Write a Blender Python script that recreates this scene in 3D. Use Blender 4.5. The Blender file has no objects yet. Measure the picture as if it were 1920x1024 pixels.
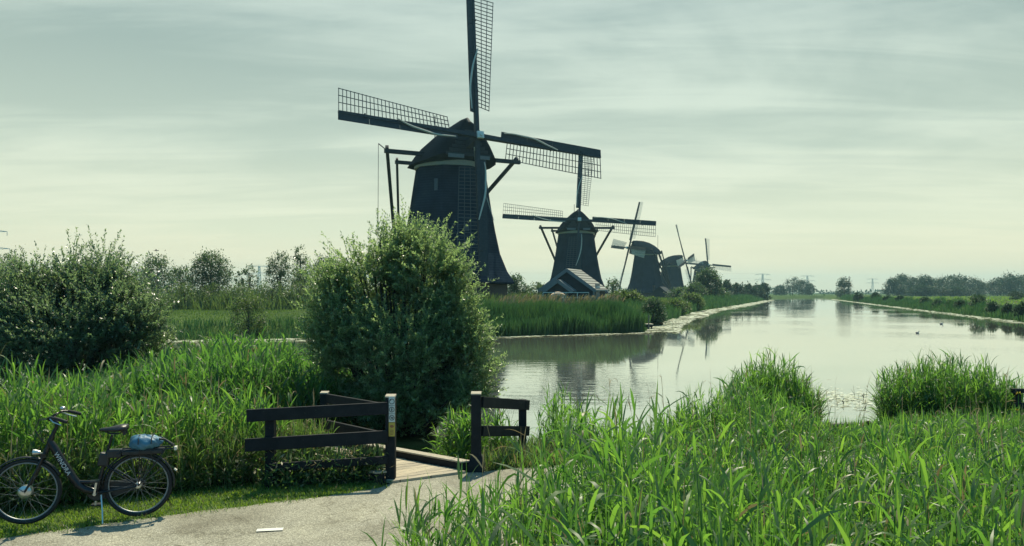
import bpy, bmesh, math, random
import numpy as np
from mathutils import Vector, Matrix

random.seed(7)
rng = np.random.default_rng(7)
sc = bpy.context.scene
COL = sc.collection
R = math.radians

# ------------------------------------------------------------------ camera
F, EYE, VH = 1500.0, 2.45, 548.0          # focal length in photo pixels, eye height, horizon row
cam = bpy.data.cameras.new('camera')
cam.sensor_width = 36.0
cam.lens = 36.0 * F / 1920.0
cam.shift_y = (VH - 512.0) / 1920.0
cam.clip_start, cam.clip_end = 0.1, 6000.0
cam_ob = bpy.data.objects.new('camera', cam)
cam_ob.location = (0, 0, EYE)
cam_ob.rotation_euler = (R(90), 0, 0)
COL.objects.link(cam_ob)
sc.camera = cam_ob

# ------------------------------------------------------------------ sky, sun, exposure
SUN_EL, SUN_AZ = R(60), R(10)
sdir = Vector((math.sin(SUN_AZ) * math.cos(SUN_EL), math.cos(SUN_AZ) * math.cos(SUN_EL), math.sin(SUN_EL)))
w = bpy.data.worlds.new('World')
sc.world = w
w.use_nodes = True
nt = w.node_tree
nt.nodes.clear()


def N(t, kind, **kw):
    n = t.nodes.new(kind)
    for k, v in kw.items():
        if k.startswith('i_'):
            key = k[2:]
            n.inputs[int(key) if key.isdigit() else key.replace('_', ' ')].default_value = v
        else:
            setattr(n, k, v)
    return n


def ramp(t, stops, interp='LINEAR'):
    n = t.nodes.new('ShaderNodeValToRGB')
    n.color_ramp.interpolation = interp
    e = n.color_ramp.elements
    while len(e) > 1:
        e.remove(e[-1])
    for i, (p, c) in enumerate(stops):
        x = e[0] if i == 0 else e.new(p)
        x.position = p
        x.color = (*c, 1) if len(c) == 3 else c
    return n


L = nt.links.new
sky = N(nt, 'ShaderNodeTexSky', sky_type='NISHITA', sun_disc=False, sun_elevation=SUN_EL, sun_rotation=SUN_AZ,
        air_density=1.2, dust_density=2.0, ozone_density=1.0)
tc = N(nt, 'ShaderNodeTexCoord')
sep = N(nt, 'ShaderNodeSeparateXYZ')
L(tc.outputs['Generated'], sep.inputs[0])
zc = N(nt, 'ShaderNodeMath', operation='MAXIMUM', i_1=0.0)
L(sep.outputs['Z'], zc.inputs[0])
zp = N(nt, 'ShaderNodeMath', operation='ADD', i_1=0.10)
L(zc.outputs[0], zp.inputs[0])
dx = N(nt, 'ShaderNodeMath', operation='DIVIDE')
dy = N(nt, 'ShaderNodeMath', operation='DIVIDE')
L(sep.outputs['X'], dx.inputs[0]); L(zp.outputs[0], dx.inputs[1])
L(sep.outputs['Y'], dy.inputs[0]); L(zp.outputs[0], dy.inputs[1])
cmb = N(nt, 'ShaderNodeCombineXYZ')
L(dx.outputs[0], cmb.inputs[0]); L(dy.outputs[0], cmb.inputs[1])
mp1 = N(nt, 'ShaderNodeMapping')
mp1.inputs['Scale'].default_value = (0.62, 1.0, 1)
mp1.inputs['Rotation'].default_value = (0, 0, R(14))
mp1.inputs['Location'].default_value = (3.3, 15.2, 0)
L(cmb.outputs[0], mp1.inputs[0])
n1 = N(nt, 'ShaderNodeTexNoise', i_Scale=0.85, i_Detail=7.0, i_Roughness=0.56, i_Distortion=0.6)
L(mp1.outputs[0], n1.inputs['Vector'])
mp2 = N(nt, 'ShaderNodeMapping')
mp2.inputs['Scale'].default_value = (0.35, 1.5, 1)
mp2.inputs['Rotation'].default_value = (0, 0, R(-8))
L(cmb.outputs[0], mp2.inputs[0])
n2 = N(nt, 'ShaderNodeTexNoise', i_Scale=1.6, i_Detail=6.0, i_Roughness=0.6, i_Distortion=1.0)
L(mp2.outputs[0], n2.inputs['Vector'])
mx = N(nt, 'ShaderNodeMath', operation='MULTIPLY_ADD', i_1=0.62)
hn = N(nt, 'ShaderNodeMath', operation='MULTIPLY', i_1=0.38)
L(n2.outputs['Fac'], hn.inputs[0])
L(n1.outputs['Fac'], mx.inputs[0]); L(hn.outputs[0], mx.inputs[2])
cl = ramp(nt, [(0.39, (0, 0, 0)), (0.62, (1, 1, 1))], 'EASE')
L(mx.outputs[0], cl.inputs[0])
# veil of high cloud: cream low down, grey-green higher up
low = ramp(nt, [(0.0, (10.6, 9.9, 6.5)), (0.035, (10.5, 10.0, 6.9)), (0.075, (9.0, 9.5, 6.9)), (0.17, (6.1, 7.2, 5.8)), (0.33, (3.4, 4.7, 4.3)), (0.55, (1.7, 3.0, 3.8)), (1.0, (1.2, 2.4, 3.6))])
L(zc.outputs[0], low.inputs[0])
high = ramp(nt, [(0.0, (10.8, 10.1, 6.7)), (0.04, (10.9, 10.4, 7.2)), (0.09, (9.7, 10.1, 7.5)), (0.2, (8.0, 9.1, 7.4)), (0.36, (6.6, 7.9, 7.0)), (0.6, (3.4, 4.8, 5.2)), (1.0, (1.8, 3.0, 4.0))])
L(zc.outputs[0], high.inputs[0])
cm = N(nt, 'ShaderNodeMix', data_type='RGBA')
L(cl.outputs[0], cm.inputs['Factor']); L(low.outputs[0], cm.inputs['A']); L(high.outputs[0], cm.inputs['B'])
# unseen north sky behind the camera, made strong teal-blue to tint shaded faces
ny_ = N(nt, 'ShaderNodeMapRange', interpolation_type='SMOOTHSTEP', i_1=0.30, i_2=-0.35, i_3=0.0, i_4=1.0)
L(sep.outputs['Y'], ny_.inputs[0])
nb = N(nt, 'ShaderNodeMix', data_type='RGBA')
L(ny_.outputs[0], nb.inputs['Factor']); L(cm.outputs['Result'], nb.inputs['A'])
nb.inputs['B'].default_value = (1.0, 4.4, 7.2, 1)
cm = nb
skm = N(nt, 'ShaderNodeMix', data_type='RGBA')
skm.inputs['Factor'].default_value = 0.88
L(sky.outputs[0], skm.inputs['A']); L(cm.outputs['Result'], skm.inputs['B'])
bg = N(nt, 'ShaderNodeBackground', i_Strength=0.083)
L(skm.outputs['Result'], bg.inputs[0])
wo = N(nt, 'ShaderNodeOutputWorld')
L(bg.outputs[0], wo.inputs[0])

sun = bpy.data.lights.new('sun', 'SUN')
sun.energy = 5.0
sun.angle = R(0.6)
sun.color = (1.0, 0.93, 0.70)
so = bpy.data.objects.new('sun', sun)
so.rotation_euler = sdir.to_track_quat('Z', 'Y').to_euler()
COL.objects.link(so)

sc.view_settings.view_transform = 'Standard'
sc.view_settings.look = 'None'
sc.view_settings.exposure = 0.15
sc.view_settings.gamma = 1.0
sc.cycles.max_bounces = 6
sc.cycles.diffuse_bounces = 2
sc.cycles.glossy_bounces = 3
sc.cycles.transmission_bounces = 2
sc.cycles.volume_bounces = 0
sc.cycles.caustics_reflective = False
sc.cycles.caustics_refractive = False
sc.cycles.use_denoising = True


# ------------------------------------------------------------------ helpers
def at(u, v=None, Y=None, z=None):
    """Point seen at photo pixel (u, v) at depth Y, or where its ray meets height z."""
    if Y is None:
        Y = F * (EYE - z) / (v - VH)
    return Vector(((u - 960) / F * Y, Y, z if z is not None else EYE - (v - VH) / F * Y))


def tag(o, label=None, cat=None, group=None, kind=None):
    if label: o['label'] = label
    if cat: o['category'] = cat
    if group: o['group'] = group
    if kind: o['kind'] = kind
    return o


def thing(name, loc, label, cat, group=None, rz=0.0):
    o = bpy.data.objects.new(name, None)
    o.empty_display_size = 0.3
    o.location = loc
    o.rotation_euler = (0, 0, rz)
    COL.objects.link(o)
    return tag(o, label, cat, group)


def link(name, me, parent=None):
    o = bpy.data.objects.new(name, me)
    COL.objects.link(o)
    o.parent = parent
    return o


class MB:
    def __init__(s):
        s.v, s.f = [], []

    def add(s, vs, fs):
        b = len(s.v)
        s.v += [tuple(p) for p in vs]
        s.f += [tuple(i + b for i in f) for f in fs]
        return s

    def box(s, c, size, M=None):
        hx, hy, hz = size[0] / 2, size[1] / 2, size[2] / 2
        P = [Vector((x, y, z)) for x in (-hx, hx) for y in (-hy, hy) for z in (-hz, hz)]
        if M is not None: P = [M @ p for p in P]
        return s.add([p + Vector(c) for p in P], [(0, 1, 3, 2), (4, 6, 7, 5), (0, 4, 5, 1), (2, 3, 7, 6), (0, 2, 6, 4), (1, 5, 7, 3)])

    def bar(s, p, q, wd, ht, up=(0, 0, 1), w2=None, h2=None):
        p, q = Vector(p), Vector(q)
        d = (q - p).normalized()
        u = Vector(up)
        x = d.cross(u)
        if x.length < 1e-4: x = d.cross(Vector((1, 0, 0)))
        x.normalize(); y = x.cross(d).normalized()
        w2 = wd if w2 is None else w2; h2 = ht if h2 is None else h2
        P = []
        for c, a, b in ((p, wd, ht), (q, w2, h2)):
            for sx, sy in ((-1, -1), (1, -1), (1, 1), (-1, 1)):
                P.append(c + x * (sx * a / 2) + y * (sy * b / 2))
        return s.add(P, [(3, 2, 1, 0), (4, 5, 6, 7), (0, 1, 5, 4), (1, 2, 6, 5), (2, 3, 7, 6), (3, 0, 4, 7)])

    def tube(s, pts, r, n=8, cap=True):
        pts = [Vector(p) for p in pts]
        rs = r if isinstance(r, (list, tuple)) else [r] * len(pts)
        prev = None; V = []
        for i, p in enumerate(pts):
            d = (pts[min(i + 1, len(pts) - 1)] - pts[max(i - 1, 0)]).normalized()
            if prev is None:
                x = d.orthogonal().normalized()
            else:
                x = (prev - d * prev.dot(d)).normalized()
            prev = x; y = d.cross(x)
            for k in range(n):
                a = 2 * math.pi * k / n
                V.append(p + (x * math.cos(a) + y * math.sin(a)) * rs[i])
        Fc = [(i * n + k, i * n + (k + 1) % n, (i + 1) * n + (k + 1) % n, (i + 1) * n + k) for i in range(len(pts) - 1) for k in range(n)]
        if cap:
            Fc += [tuple(range(n - 1, -1, -1)), tuple((len(pts) - 1) * n + k for k in range(n))]
        return s.add(V, Fc)

    def rings(s, rings, close=True, cap=True):
        n = len(rings[0]); V = [p for r_ in rings for p in r_]
        Fc = []
        for i in range(len(rings) - 1):
            for k in range(n if close else n - 1):
                Fc.append((i * n + k, i * n + (k + 1) % n, (i + 1) * n + (k + 1) % n, (i + 1) * n + k))
        if cap and close:
            Fc += [tuple(range(n - 1, -1, -1)), tuple((len(rings) - 1) * n + k for k in range(n))]
        return s.add(V, Fc)

    def torus(s, c, Rr, r, nx=40, ny=8, a0=0.0, a1=2 * math.pi, sy=1.0):
        """ring in the local XZ plane about c; sy widens the tube across the plane"""
        full = abs(a1 - a0 - 2 * math.pi) < 1e-6
        m = nx if full else nx + 1
        V = []
        for i in range(m):
            a = a0 + (a1 - a0) * i / nx
            for k in range(ny):
                b = 2 * math.pi * k / ny
                q = Rr + r * math.cos(b)
                V.append((c[0] + q * math.cos(a), c[1] + r * sy * math.sin(b), c[2] + q * math.sin(a)))
        Fc = []
        for i in range(nx):
            j = (i + 1) % m
            for k in range(ny):
                Fc.append((i * ny + k, j * ny + k, j * ny + (k + 1) % ny, i * ny + (k + 1) % ny))
        return s.add(V, Fc)

    def ball(s, c, rad, nu=12, nv=8, M=None):
        V = []; Fc = []
        for j in range(nv + 1):
            t = math.pi * j / nv
            for i in range(nu):
                a = 2 * math.pi * i / nu
                p = Vector((rad[0] * math.sin(t) * math.cos(a), rad[1] * math.sin(t) * math.sin(a), rad[2] * math.cos(t)))
                if M is not None: p = M @ p
                V.append(p + Vector(c))
        for j in range(nv):
            for i in range(nu):
                Fc.append((j * nu + i, (j + 1) * nu + i, (j + 1) * nu + (i + 1) % nu, j * nu + (i + 1) % nu))
        return s.add(V, Fc)

    def build(s, name, mat, parent=None, smooth=False, bevel=0.0, angle=40):
        me = bpy.data.meshes.new(name)
        me.from_pydata(s.v, [], s.f)
        bm = bmesh.new(); bm.from_mesh(me)
        bmesh.ops.remove_doubles(bm, verts=bm.verts, dist=1e-5)
        bmesh.ops.recalc_face_normals(bm, faces=bm.faces)
        bm.to_mesh(me); bm.free()
        me.materials.append(mat)
        if smooth:
            me.shade_smooth()
            me.set_sharp_from_angle(angle=R(angle))
        o = link(name, me, parent)
        if bevel:
            b = o.modifiers.new('bevel', 'BEVEL'); b.width = bevel; b.segments = 2; b.limit_method = 'ANGLE'
        return o


def raw_mesh(name, V, Q, mat, parent=None, smooth=False):
    """V (n,3) array, Q (m,4) array of quads -> one mesh object"""
    me = bpy.data.meshes.new(name)
    V = np.ascontiguousarray(V, dtype=np.float32); Q = np.ascontiguousarray(Q, dtype=np.int32)
    me.vertices.add(len(V)); me.vertices.foreach_set('co', V.ravel())
    me.loops.add(Q.size); me.loops.foreach_set('vertex_index', Q.ravel())
    me.polygons.add(len(Q)); me.polygons.foreach_set('loop_start', np.arange(0, Q.size, Q.shape[1], dtype=np.int32))
    if smooth: me.polygons.foreach_set('use_smooth', np.ones(len(Q), dtype=bool))
    me.update(calc_edges=True)
    me.materials.append(mat)
    return link(name, me, parent)


class Quads:
    """collects arrays of same-shaped pieces into one mesh"""
    def __init__(s): s.V, s.Q, s.n = [], [], 0

    def add(s, V, T):
        n, k = V.shape[:2]
        Q = (np.asarray(T)[None] + (np.arange(n) * k)[:, None, None] + s.n).reshape(-1, 4)
        s.V.append(V.reshape(-1, 3)); s.Q.append(Q); s.n += n * k
        return s

    def build(s, name, mat, parent=None, smooth=False):
        return raw_mesh(name, np.concatenate(s.V), np.concatenate(s.Q), mat, parent, smooth)


def ribbons(P, az, el, ln, wd, bend, nseg=4, twist=None, prof=None):
    """curved tapering blades: base P, azimuth, start elevation, length, width, total droop"""
    n = len(P)
    prof = prof or [0.55, 0.95, 1.0, 0.7, 0.04]
    p = P.copy(); out = np.empty((n, 2 * (nseg + 1), 3))
    ca, sa = np.cos(az), np.sin(az)
    side0 = np.stack([-sa, ca, np.zeros(n)], 1)
    tw = np.zeros(n) if twist is None else twist
    for k in range(nseg + 1):
        t = k / nseg
        e = el - bend * t ** 1.6
        d = np.stack([np.cos(e) * ca, np.cos(e) * sa, np.sin(e)], 1)
        nn = np.cross(side0, d)
        sd = side0 * np.cos(tw)[:, None] + nn * np.sin(tw)[:, None]
        pw = np.interp(t, np.linspace(0, 1, len(prof)), prof)
        out[:, 2 * k] = p - sd * (wd * pw / 2)[:, None]
        out[:, 2 * k + 1] = p + sd * (wd * pw / 2)[:, None]
        p = p + d * (ln / nseg)[:, None]
    T = [(2 * k, 2 * k + 1, 2 * k + 3, 2 * k + 2) for k in range(nseg)]
    return out, T


def leaves(P, D, ln, wd, roll):
    """single folded diamond leaves: base P, direction D"""
    n = len(P)
    D = D / (np.linalg.norm(D, axis=1, keepdims=True) + 1e-9)
    a = rng.normal(size=(n, 3)) * .42 + np.array([0, 0, 1.0])      # blades mostly turn their face up to the light
    x = np.cross(D, a); x /= (np.linalg.norm(x, axis=1, keepdims=True) + 1e-9)
    y = np.cross(D, x)
    V = np.empty((n, 4, 3))
    V[:, 0] = P
    V[:, 1] = P + D * (ln * .45)[:, None] + x * (wd / 2)[:, None] + y * (wd * .15)[:, None]
    V[:, 2] = P + D * ln[:, None]
    V[:, 3] = P + D * (ln * .45)[:, None] - x * (wd / 2)[:, None] + y * (wd * .15)[:, None]
    return V, [(0, 1, 2, 3)]


def inside(poly, X, Y):
    r_ = np.zeros(X.shape, bool); n = len(poly)
    for i in range(n):
        x1, y1 = poly[i]; x2, y2 = poly[(i + 1) % n]
        if y1 == y2: continue
        c = ((y1 > Y) != (y2 > Y)) & (X < (x2 - x1) * (Y - y1) / (y2 - y1) + x1)
        r_ ^= c
    return r_


def segdist(line, X, Y, closed=False):
    d = np.full(X.shape, 1e9); n = len(line)
    for i in range(n if closed else n - 1):
        x1, y1 = line[i]; x2, y2 = line[(i + 1) % n]
        vx, vy = x2 - x1, y2 - y1
        t = np.clip(((X - x1) * vx + (Y - y1) * vy) / (vx * vx + vy * vy + 1e-12), 0, 1)
        d = np.minimum(d, np.hypot(X - x1 - t * vx, Y - y1 - t * vy))
    return d


def scatter(poly, n):
    poly = np.array(poly, float); lo, hi = poly.min(0), poly.max(0)
    out = np.empty((0, 2))
    while len(out) < n:
        p = lo + rng.random((n * 2, 2)) * (hi - lo)
        out = np.concatenate([out, p[inside(poly, p[:, 0], p[:, 1])]])
    return out[:n]


def along(line, n, spread):
    """points along a polyline, spread to its left by up to `spread` (lo, hi)"""
    line = np.array(line, float); seg = np.diff(line, axis=0); sl = np.hypot(seg[:, 0], seg[:, 1])
    c = np.concatenate([[0], np.cumsum(sl)]); t = rng.random(n) * c[-1]
    i = np.clip(np.searchsorted(c, t) - 1, 0, len(seg) - 1)
    f = ((t - c[i]) / sl[i])[:, None]
    p = line[i] + seg[i] * f
    nrm = np.stack([-seg[i, 1], seg[i, 0]], 1) / sl[i][:, None]
    return p + nrm * (spread[0] + (spread[1] - spread[0]) * rng.random(n))[:, None]


# ------------------------------------------------------------------ materials
def newmat(name):
    m = bpy.data.materials.new(name); m.use_nodes = True
    t = m.node_tree; b = t.nodes['Principled BSDF']
    return m, t, b


def mat(name, c1, c2=None, rough=0.6, scale=4.0, bump=0.0, metal=0.0, spec=0.5, stretch=(1, 1, 1), detail=5.0, coat=0.0):
    m, t, b = newmat(name)
    b.inputs['Roughness'].default_value = rough
    b.inputs['Metallic'].default_value = metal
    b.inputs['Specular IOR Level'].default_value = spec
    b.inputs['Coat Weight'].default_value = coat
    c2 = c2 or tuple(x * 0.7 for x in c1)
    tcn = N(t, 'ShaderNodeTexCoord'); mpn = N(t, 'ShaderNodeMapping')
    mpn.inputs['Scale'].default_value = stretch
    t.links.new(tcn.outputs['Object'], mpn.inputs[0])
    no = N(t, 'ShaderNodeTexNoise', i_Scale=scale, i_Detail=detail, i_Roughness=0.62)
    t.links.new(mpn.outputs[0], no.inputs['Vector'])
    r_ = ramp(t, [(0.3, c2), (0.7, c1)])
    t.links.new(no.outputs['Fac'], r_.inputs[0]); t.links.new(r_.outputs[0], b.inputs['Base Color'])
    if bump:
        bn = N(t, 'ShaderNodeBump', i_Strength=bump, i_Distance=0.02)
        t.links.new(no.outputs['Fac'], bn.inputs['Height']); t.links.new(bn.outputs[0], b.inputs['Normal'])
    return m


def leafmat(name, cols, trans, tmix=0.4, rough=0.42, spec=0.5, straw=0.0, patch=0.0, under=None):
    """foliage: colour varies from leaf to leaf; part of the light comes through the leaf"""
    m, t, b = newmat(name)
    g = N(t, 'ShaderNodeNewGeometry')
    stops = [(i / max(len(cols) - 1, 1) * (1 - straw), c) for i, c in enumerate(cols)]
    tst = [(p, tuple(x * k for x, k in zip(c, trans))) for p, c in stops]
    if straw:
        stops += [(1 - straw + .01, (0.30, 0.26, 0.13)), (1.0, (0.36, 0.31, 0.18))]
        tst += [(1 - straw + .01, (0.22, 0.18, 0.08)), (1.0, (0.25, 0.2, 0.1))]
    r1 = ramp(t, stops); r2 = ramp(t, tst)
    fac = g.outputs['Random Per Island']
    if patch:
        tcn = N(t, 'ShaderNodeTexCoord'); no = N(t, 'ShaderNodeTexNoise', i_Scale=patch, i_Detail=2.0)
        t.links.new(tcn.outputs['Object'], no.inputs['Vector'])
        mr = N(t, 'ShaderNodeMapRange'); mr.inputs[1].default_value = .3; mr.inputs[2].default_value = .7
        t.links.new(no.outputs['Fac'], mr.inputs[0])
        mi = N(t, 'ShaderNodeMix'); mi.inputs['Factor'].default_value = 0.45
        t.links.new(fac, mi.inputs['A']); t.links.new(mr.outputs[0], mi.inputs['B'])
        fac = mi.outputs['Result']
    t.links.new(fac, r1.inputs[0]); t.links.new(fac, r2.inputs[0])
    if under:
        mu = N(t, 'ShaderNodeMix', data_type='RGBA'); mu.inputs['B'].default_value = (*under, 1)
        t.links.new(g.outputs['Backfacing'], mu.inputs['Factor']); t.links.new(r1.outputs[0], mu.inputs['A'])
        t.links.new(mu.outputs['Result'], b.inputs['Base Color'])
    else:
        t.links.new(r1.outputs[0], b.inputs['Base Color'])
    b.inputs['Roughness'].default_value = rough
    b.inputs['Specular IOR Level'].default_value = spec
    tr = N(t, 'ShaderNodeBsdfTranslucent'); t.links.new(r2.outputs[0], tr.inputs[0])
    ms = N(t, 'ShaderNodeMixShader', i_0=tmix)
    t.links.new(b.outputs[0], ms.inputs[1]); t.links.new(tr.outputs[0], ms.inputs[2])
    t.links.new(ms.outputs[0], t.nodes['Material Output'].inputs[0])
    return m


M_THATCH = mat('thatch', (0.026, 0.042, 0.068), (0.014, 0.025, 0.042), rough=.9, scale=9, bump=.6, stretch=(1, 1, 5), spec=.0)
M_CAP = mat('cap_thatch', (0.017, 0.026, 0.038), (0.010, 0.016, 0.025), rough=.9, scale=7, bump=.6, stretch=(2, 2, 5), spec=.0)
M_BRICK = mat('brick', (0.115, 0.075, 0.06), (0.065, 0.05, 0.045), rough=.85, scale=12, bump=.3, stretch=(1, 1, 3))
M_BAND = mat('band_paint', (0.48, 0.46, 0.36), (0.38, 0.36, 0.28), rough=.6, scale=5)
M_DARKWOOD = mat('dark_wood', (0.030, 0.036, 0.044), (0.015, 0.019, 0.025), rough=.62, scale=6, bump=.3, stretch=(1, 1, 1), spec=.3)
M_LATTICE = mat('lattice_wood', (0.07, 0.075, 0.075), (0.04, 0.045, 0.047), rough=.7, scale=6)
M_PALELATTICE = mat('pale_lattice', (0.55, 0.55, 0.47), (0.42, 0.42, 0.36), rough=.7, scale=6)
M_ROPE = mat('rope_cloth', (0.55, 0.53, 0.45), (0.42, 0.40, 0.33), rough=.9, scale=10)
M_WHITE = mat('white_paint', (0.74, 0.73, 0.66), (0.6, 0.6, 0.55), rough=.5, scale=8)
M_GREYPAINT = mat('grey_paint', (0.17, 0.195, 0.20), (0.12, 0.14, 0.15), rough=.55, scale=8)
M_FENCE = mat('tarred_timber', (0.020, 0.021, 0.024), (0.009, 0.011, 0.014), rough=.7, scale=7, bump=.4, stretch=(1, 1, 1), spec=.2)
M_POSTTOP = mat('pale_timber', (0.48, 0.42, 0.32), (0.30, 0.26, 0.2), rough=.8, scale=25, bump=.3)
M_POSTGREY = mat('grey_timber', (0.16, 0.155, 0.15), (0.09, 0.088, 0.088), rough=.8, scale=10, bump=.4, stretch=(3, 3, .5))
M_HATCH = mat('dull_hatch', (0.09, 0.10, 0.11), (0.06, 0.07, 0.08), rough=.6, scale=8)
M_STEEL = mat('galvanised_steel', (0.55, 0.56, 0.52), (0.46, 0.47, 0.44), rough=.5, scale=3, metal=.4)
M_BIKE = mat('black_lacquer', (0.012, 0.014, 0.019), (0.008, 0.009, 0.013), rough=.34, scale=3, coat=.15, spec=.35)
M_RUBBER = mat('rubber', (0.018, 0.018, 0.019), (0.012, 0.012, 0.013), rough=.75, scale=30)
M_CHROME = mat('bright_alloy', (0.62, 0.63, 0.62), (0.52, 0.53, 0.52), rough=.3, metal=.85, scale=12)
M_RIM = mat('dull_rim', (0.30, 0.31, 0.31), (0.24, 0.25, 0.25), rough=.5, metal=.5, scale=12)
M_PLASTIC = mat('black_plastic', (0.02, 0.021, 0.023), (0.014, 0.015, 0.017), rough=.45, scale=20)
M_LEATHER = mat('saddle_vinyl', (0.026, 0.025, 0.025), (0.017, 0.017, 0.018), rough=.38, scale=25, bump=.15)
M_BAG = mat('blue_nylon', (0.06, 0.19, 0.29), (0.04, 0.13, 0.21), rough=.5, scale=9, bump=.5)
M_LETTER = mat('silver_lettering', (0.62, 0.65, 0.66), (0.55, 0.58, 0.6), rough=.4, scale=5)
M_REFLECT = mat('reflector', (0.75, 0.72, 0.62), (0.6, 0.55, 0.5), rough=.25, scale=5)
M_SIGNW = mat('sign_white', (0.66, 0.68, 0.64), (0.58, 0.6, 0.57), rough=.45, scale=10)
M_SIGNY = mat('sign_yellow', (0.58, 0.42, 0.07), (0.5, 0.36, 0.06), rough=.5, scale=10)
M_SIGNB = mat('sign_black', (0.02, 0.02, 0.022), (0.015, 0.015, 0.017), rough=.5, scale=10)
M_SIGNR = mat('sign_brown', (0.32, 0.12, 0.05), (0.26, 0.1, 0.04), rough=.5, scale=10)
M_BARK = mat('bark', (0.075, 0.062, 0.048), (0.035, 0.03, 0.025), rough=.9, scale=14, bump=.5, stretch=(1, 1, .3))
M_DUCK = mat('duck_feathers', (0.40, 0.38, 0.33), (0.12, 0.11, 0.1), rough=.7, scale=9)
M_DUCKHEAD = mat('dark_feathers', (0.03, 0.04, 0.035), (0.02, 0.025, 0.02), rough=.5, scale=9)
M_TAN = mat('tan_canvas', (0.50, 0.38, 0.26), (0.4, 0.3, 0.2), rough=.8, scale=6)
M_FLOWER = mat('yellow_petal', (0.75, 0.55, 0.03), (0.65, 0.45, 0.02), rough=.5, scale=30)


for mt_, zs in ((M_THATCH, 2.6), (M_CAP, 3.2)):
    t = mt_.node_tree; b = t.nodes['Principled BSDF']
    tcn = N(t, 'ShaderNodeTexCoord')
    wv_ = N(t, 'ShaderNodeTexWave', bands_direction='Z', wave_profile='SAW', i_Scale=zs / 6.28 * 3.1, i_Distortion=1.4, i_Detail=3.0); wv_.inputs['Detail Scale'].default_value = 2.5
    t.links.new(tcn.outputs['Object'], wv_.inputs['Vector'])
    ns = N(t, 'ShaderNodeTexNoise', i_Scale=.55, i_Detail=5.0, i_Roughness=.65); t.links.new(tcn.outputs['Object'], ns.inputs['Vector'])
    r1 = ramp(t, [(0, (.72, .72, .74)), (.8, (1.12, 1.1, 1.06)), (1, (.8, .8, .8))]); t.links.new(wv_.outputs['Fac'], r1.inputs[0])
    r2 = ramp(t, [(.35, (.66, .70, .72)), (.55, (1, 1, 1)), (.72, (1.25, 1.28, 1.12))]); t.links.new(ns.outputs['Fac'], r2.inputs[0])
    for extra in (r1, r2):
        m2 = N(t, 'ShaderNodeMix', data_type='RGBA', blend_type='MULTIPLY'); m2.inputs['Factor'].default_value = 1
        t.links.new(b.inputs['Base Color'].links[0].from_socket, m2.inputs['A']); t.links.new(extra.outputs[0], m2.inputs['B']); t.links.new(m2.outputs['Result'], b.inputs['Base Color'])
t = M_FENCE.node_tree; b = t.nodes['Principled BSDF']     # lichen and bleached grain on the tarred timber
tcn = N(t, 'ShaderNodeTexCoord'); ns = N(t, 'ShaderNodeTexNoise', i_Scale=42.0, i_Detail=4.0); t.links.new(tcn.outputs['Object'], ns.inputs['Vector'])
r2 = ramp(t, [(.64, (0, 0, 0)), (.78, (.35, .35, .35))]); t.links.new(ns.outputs['Fac'], r2.inputs[0])
m2 = N(t, 'ShaderNodeMix', data_type='RGBA'); m2.inputs['B'].default_value = (.13, .13, .105, 1)
t.links.new(r2.outputs[0], m2.inputs['Factor']); t.links.new(b.inputs['Base Color'].links[0].from_socket, m2.inputs['A']); t.links.new(m2.outputs['Result'], b.inputs['Base Color'])


def planks_mat(name, c1, c2, step, axis='X', gap=.03, rough=.75):
    """boards laid across: tone per board and a dark joint"""
    m, t, b = newmat(name)
    tcn = N(t, 'ShaderNodeTexCoord'); sp = N(t, 'ShaderNodeSeparateXYZ')
    t.links.new(tcn.outputs['Object'], sp.inputs[0])
    d = N(t, 'ShaderNodeMath', operation='DIVIDE', i_1=step); t.links.new(sp.outputs[axis], d.inputs[0])
    fl = N(t, 'ShaderNodeMath', operation='FLOOR'); t.links.new(d.outputs[0], fl.inputs[0])
    fr = N(t, 'ShaderNodeMath', operation='FRACT'); t.links.new(d.outputs[0], fr.inputs[0])
    wn = N(t, 'ShaderNodeTexWhiteNoise', noise_dimensions='1D'); t.links.new(fl.outputs[0], wn.inputs['W'])
    no = N(t, 'ShaderNodeTexNoise', i_Scale=11.0, i_Detail=6.0); t.links.new(tcn.outputs['Object'], no.inputs['Vector'])
    ad = N(t, 'ShaderNodeMath', operation='ADD'); t.links.new(wn.outputs['Value'], ad.inputs[0]); t.links.new(no.outputs['Fac'], ad.inputs[1])
    hf = N(t, 'ShaderNodeMath', operation='MULTIPLY', i_1=.5); t.links.new(ad.outputs[0], hf.inputs[0])
    r_ = ramp(t, [(.2, c2), (.8, c1)]); t.links.new(hf.outputs[0], r_.inputs[0])
    gp = N(t, 'ShaderNodeMath', operation='GREATER_THAN', i_1=gap); t.links.new(fr.outputs[0], gp.inputs[0])
    mi = N(t, 'ShaderNodeMix', data_type='RGBA'); mi.inputs['A'].default_value = (.015, .013, .012, 1)
    t.links.new(gp.outputs[0], mi.inputs['Factor']); t.links.new(r_.outputs[0], mi.inputs['B'])
    t.links.new(mi.outputs['Result'], b.inputs['Base Color'])
    b.inputs['Roughness'].default_value = rough
    bn = N(t, 'ShaderNodeBump', i_Strength=.5, i_Distance=.01); t.links.new(gp.outputs[0], bn.inputs['Height'])
    t.links.new(bn.outputs[0], b.inputs['Normal'])
    return m


M_DECK = planks_mat('deck_boards', (0.48, 0.40, 0.28), (0.32, 0.27, 0.20), .145, 'Y')
M_SHEDWALL = planks_mat('tarred_boards', (0.022, 0.027, 0.036), (0.014, 0.018, 0.024), .22, 'Z')
M_ROOFTILE = planks_mat('roof_tiles', (0.36, 0.36, 0.31), (0.22, 0.23, 0.20), .28, 'Z', gap=.34)

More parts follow.
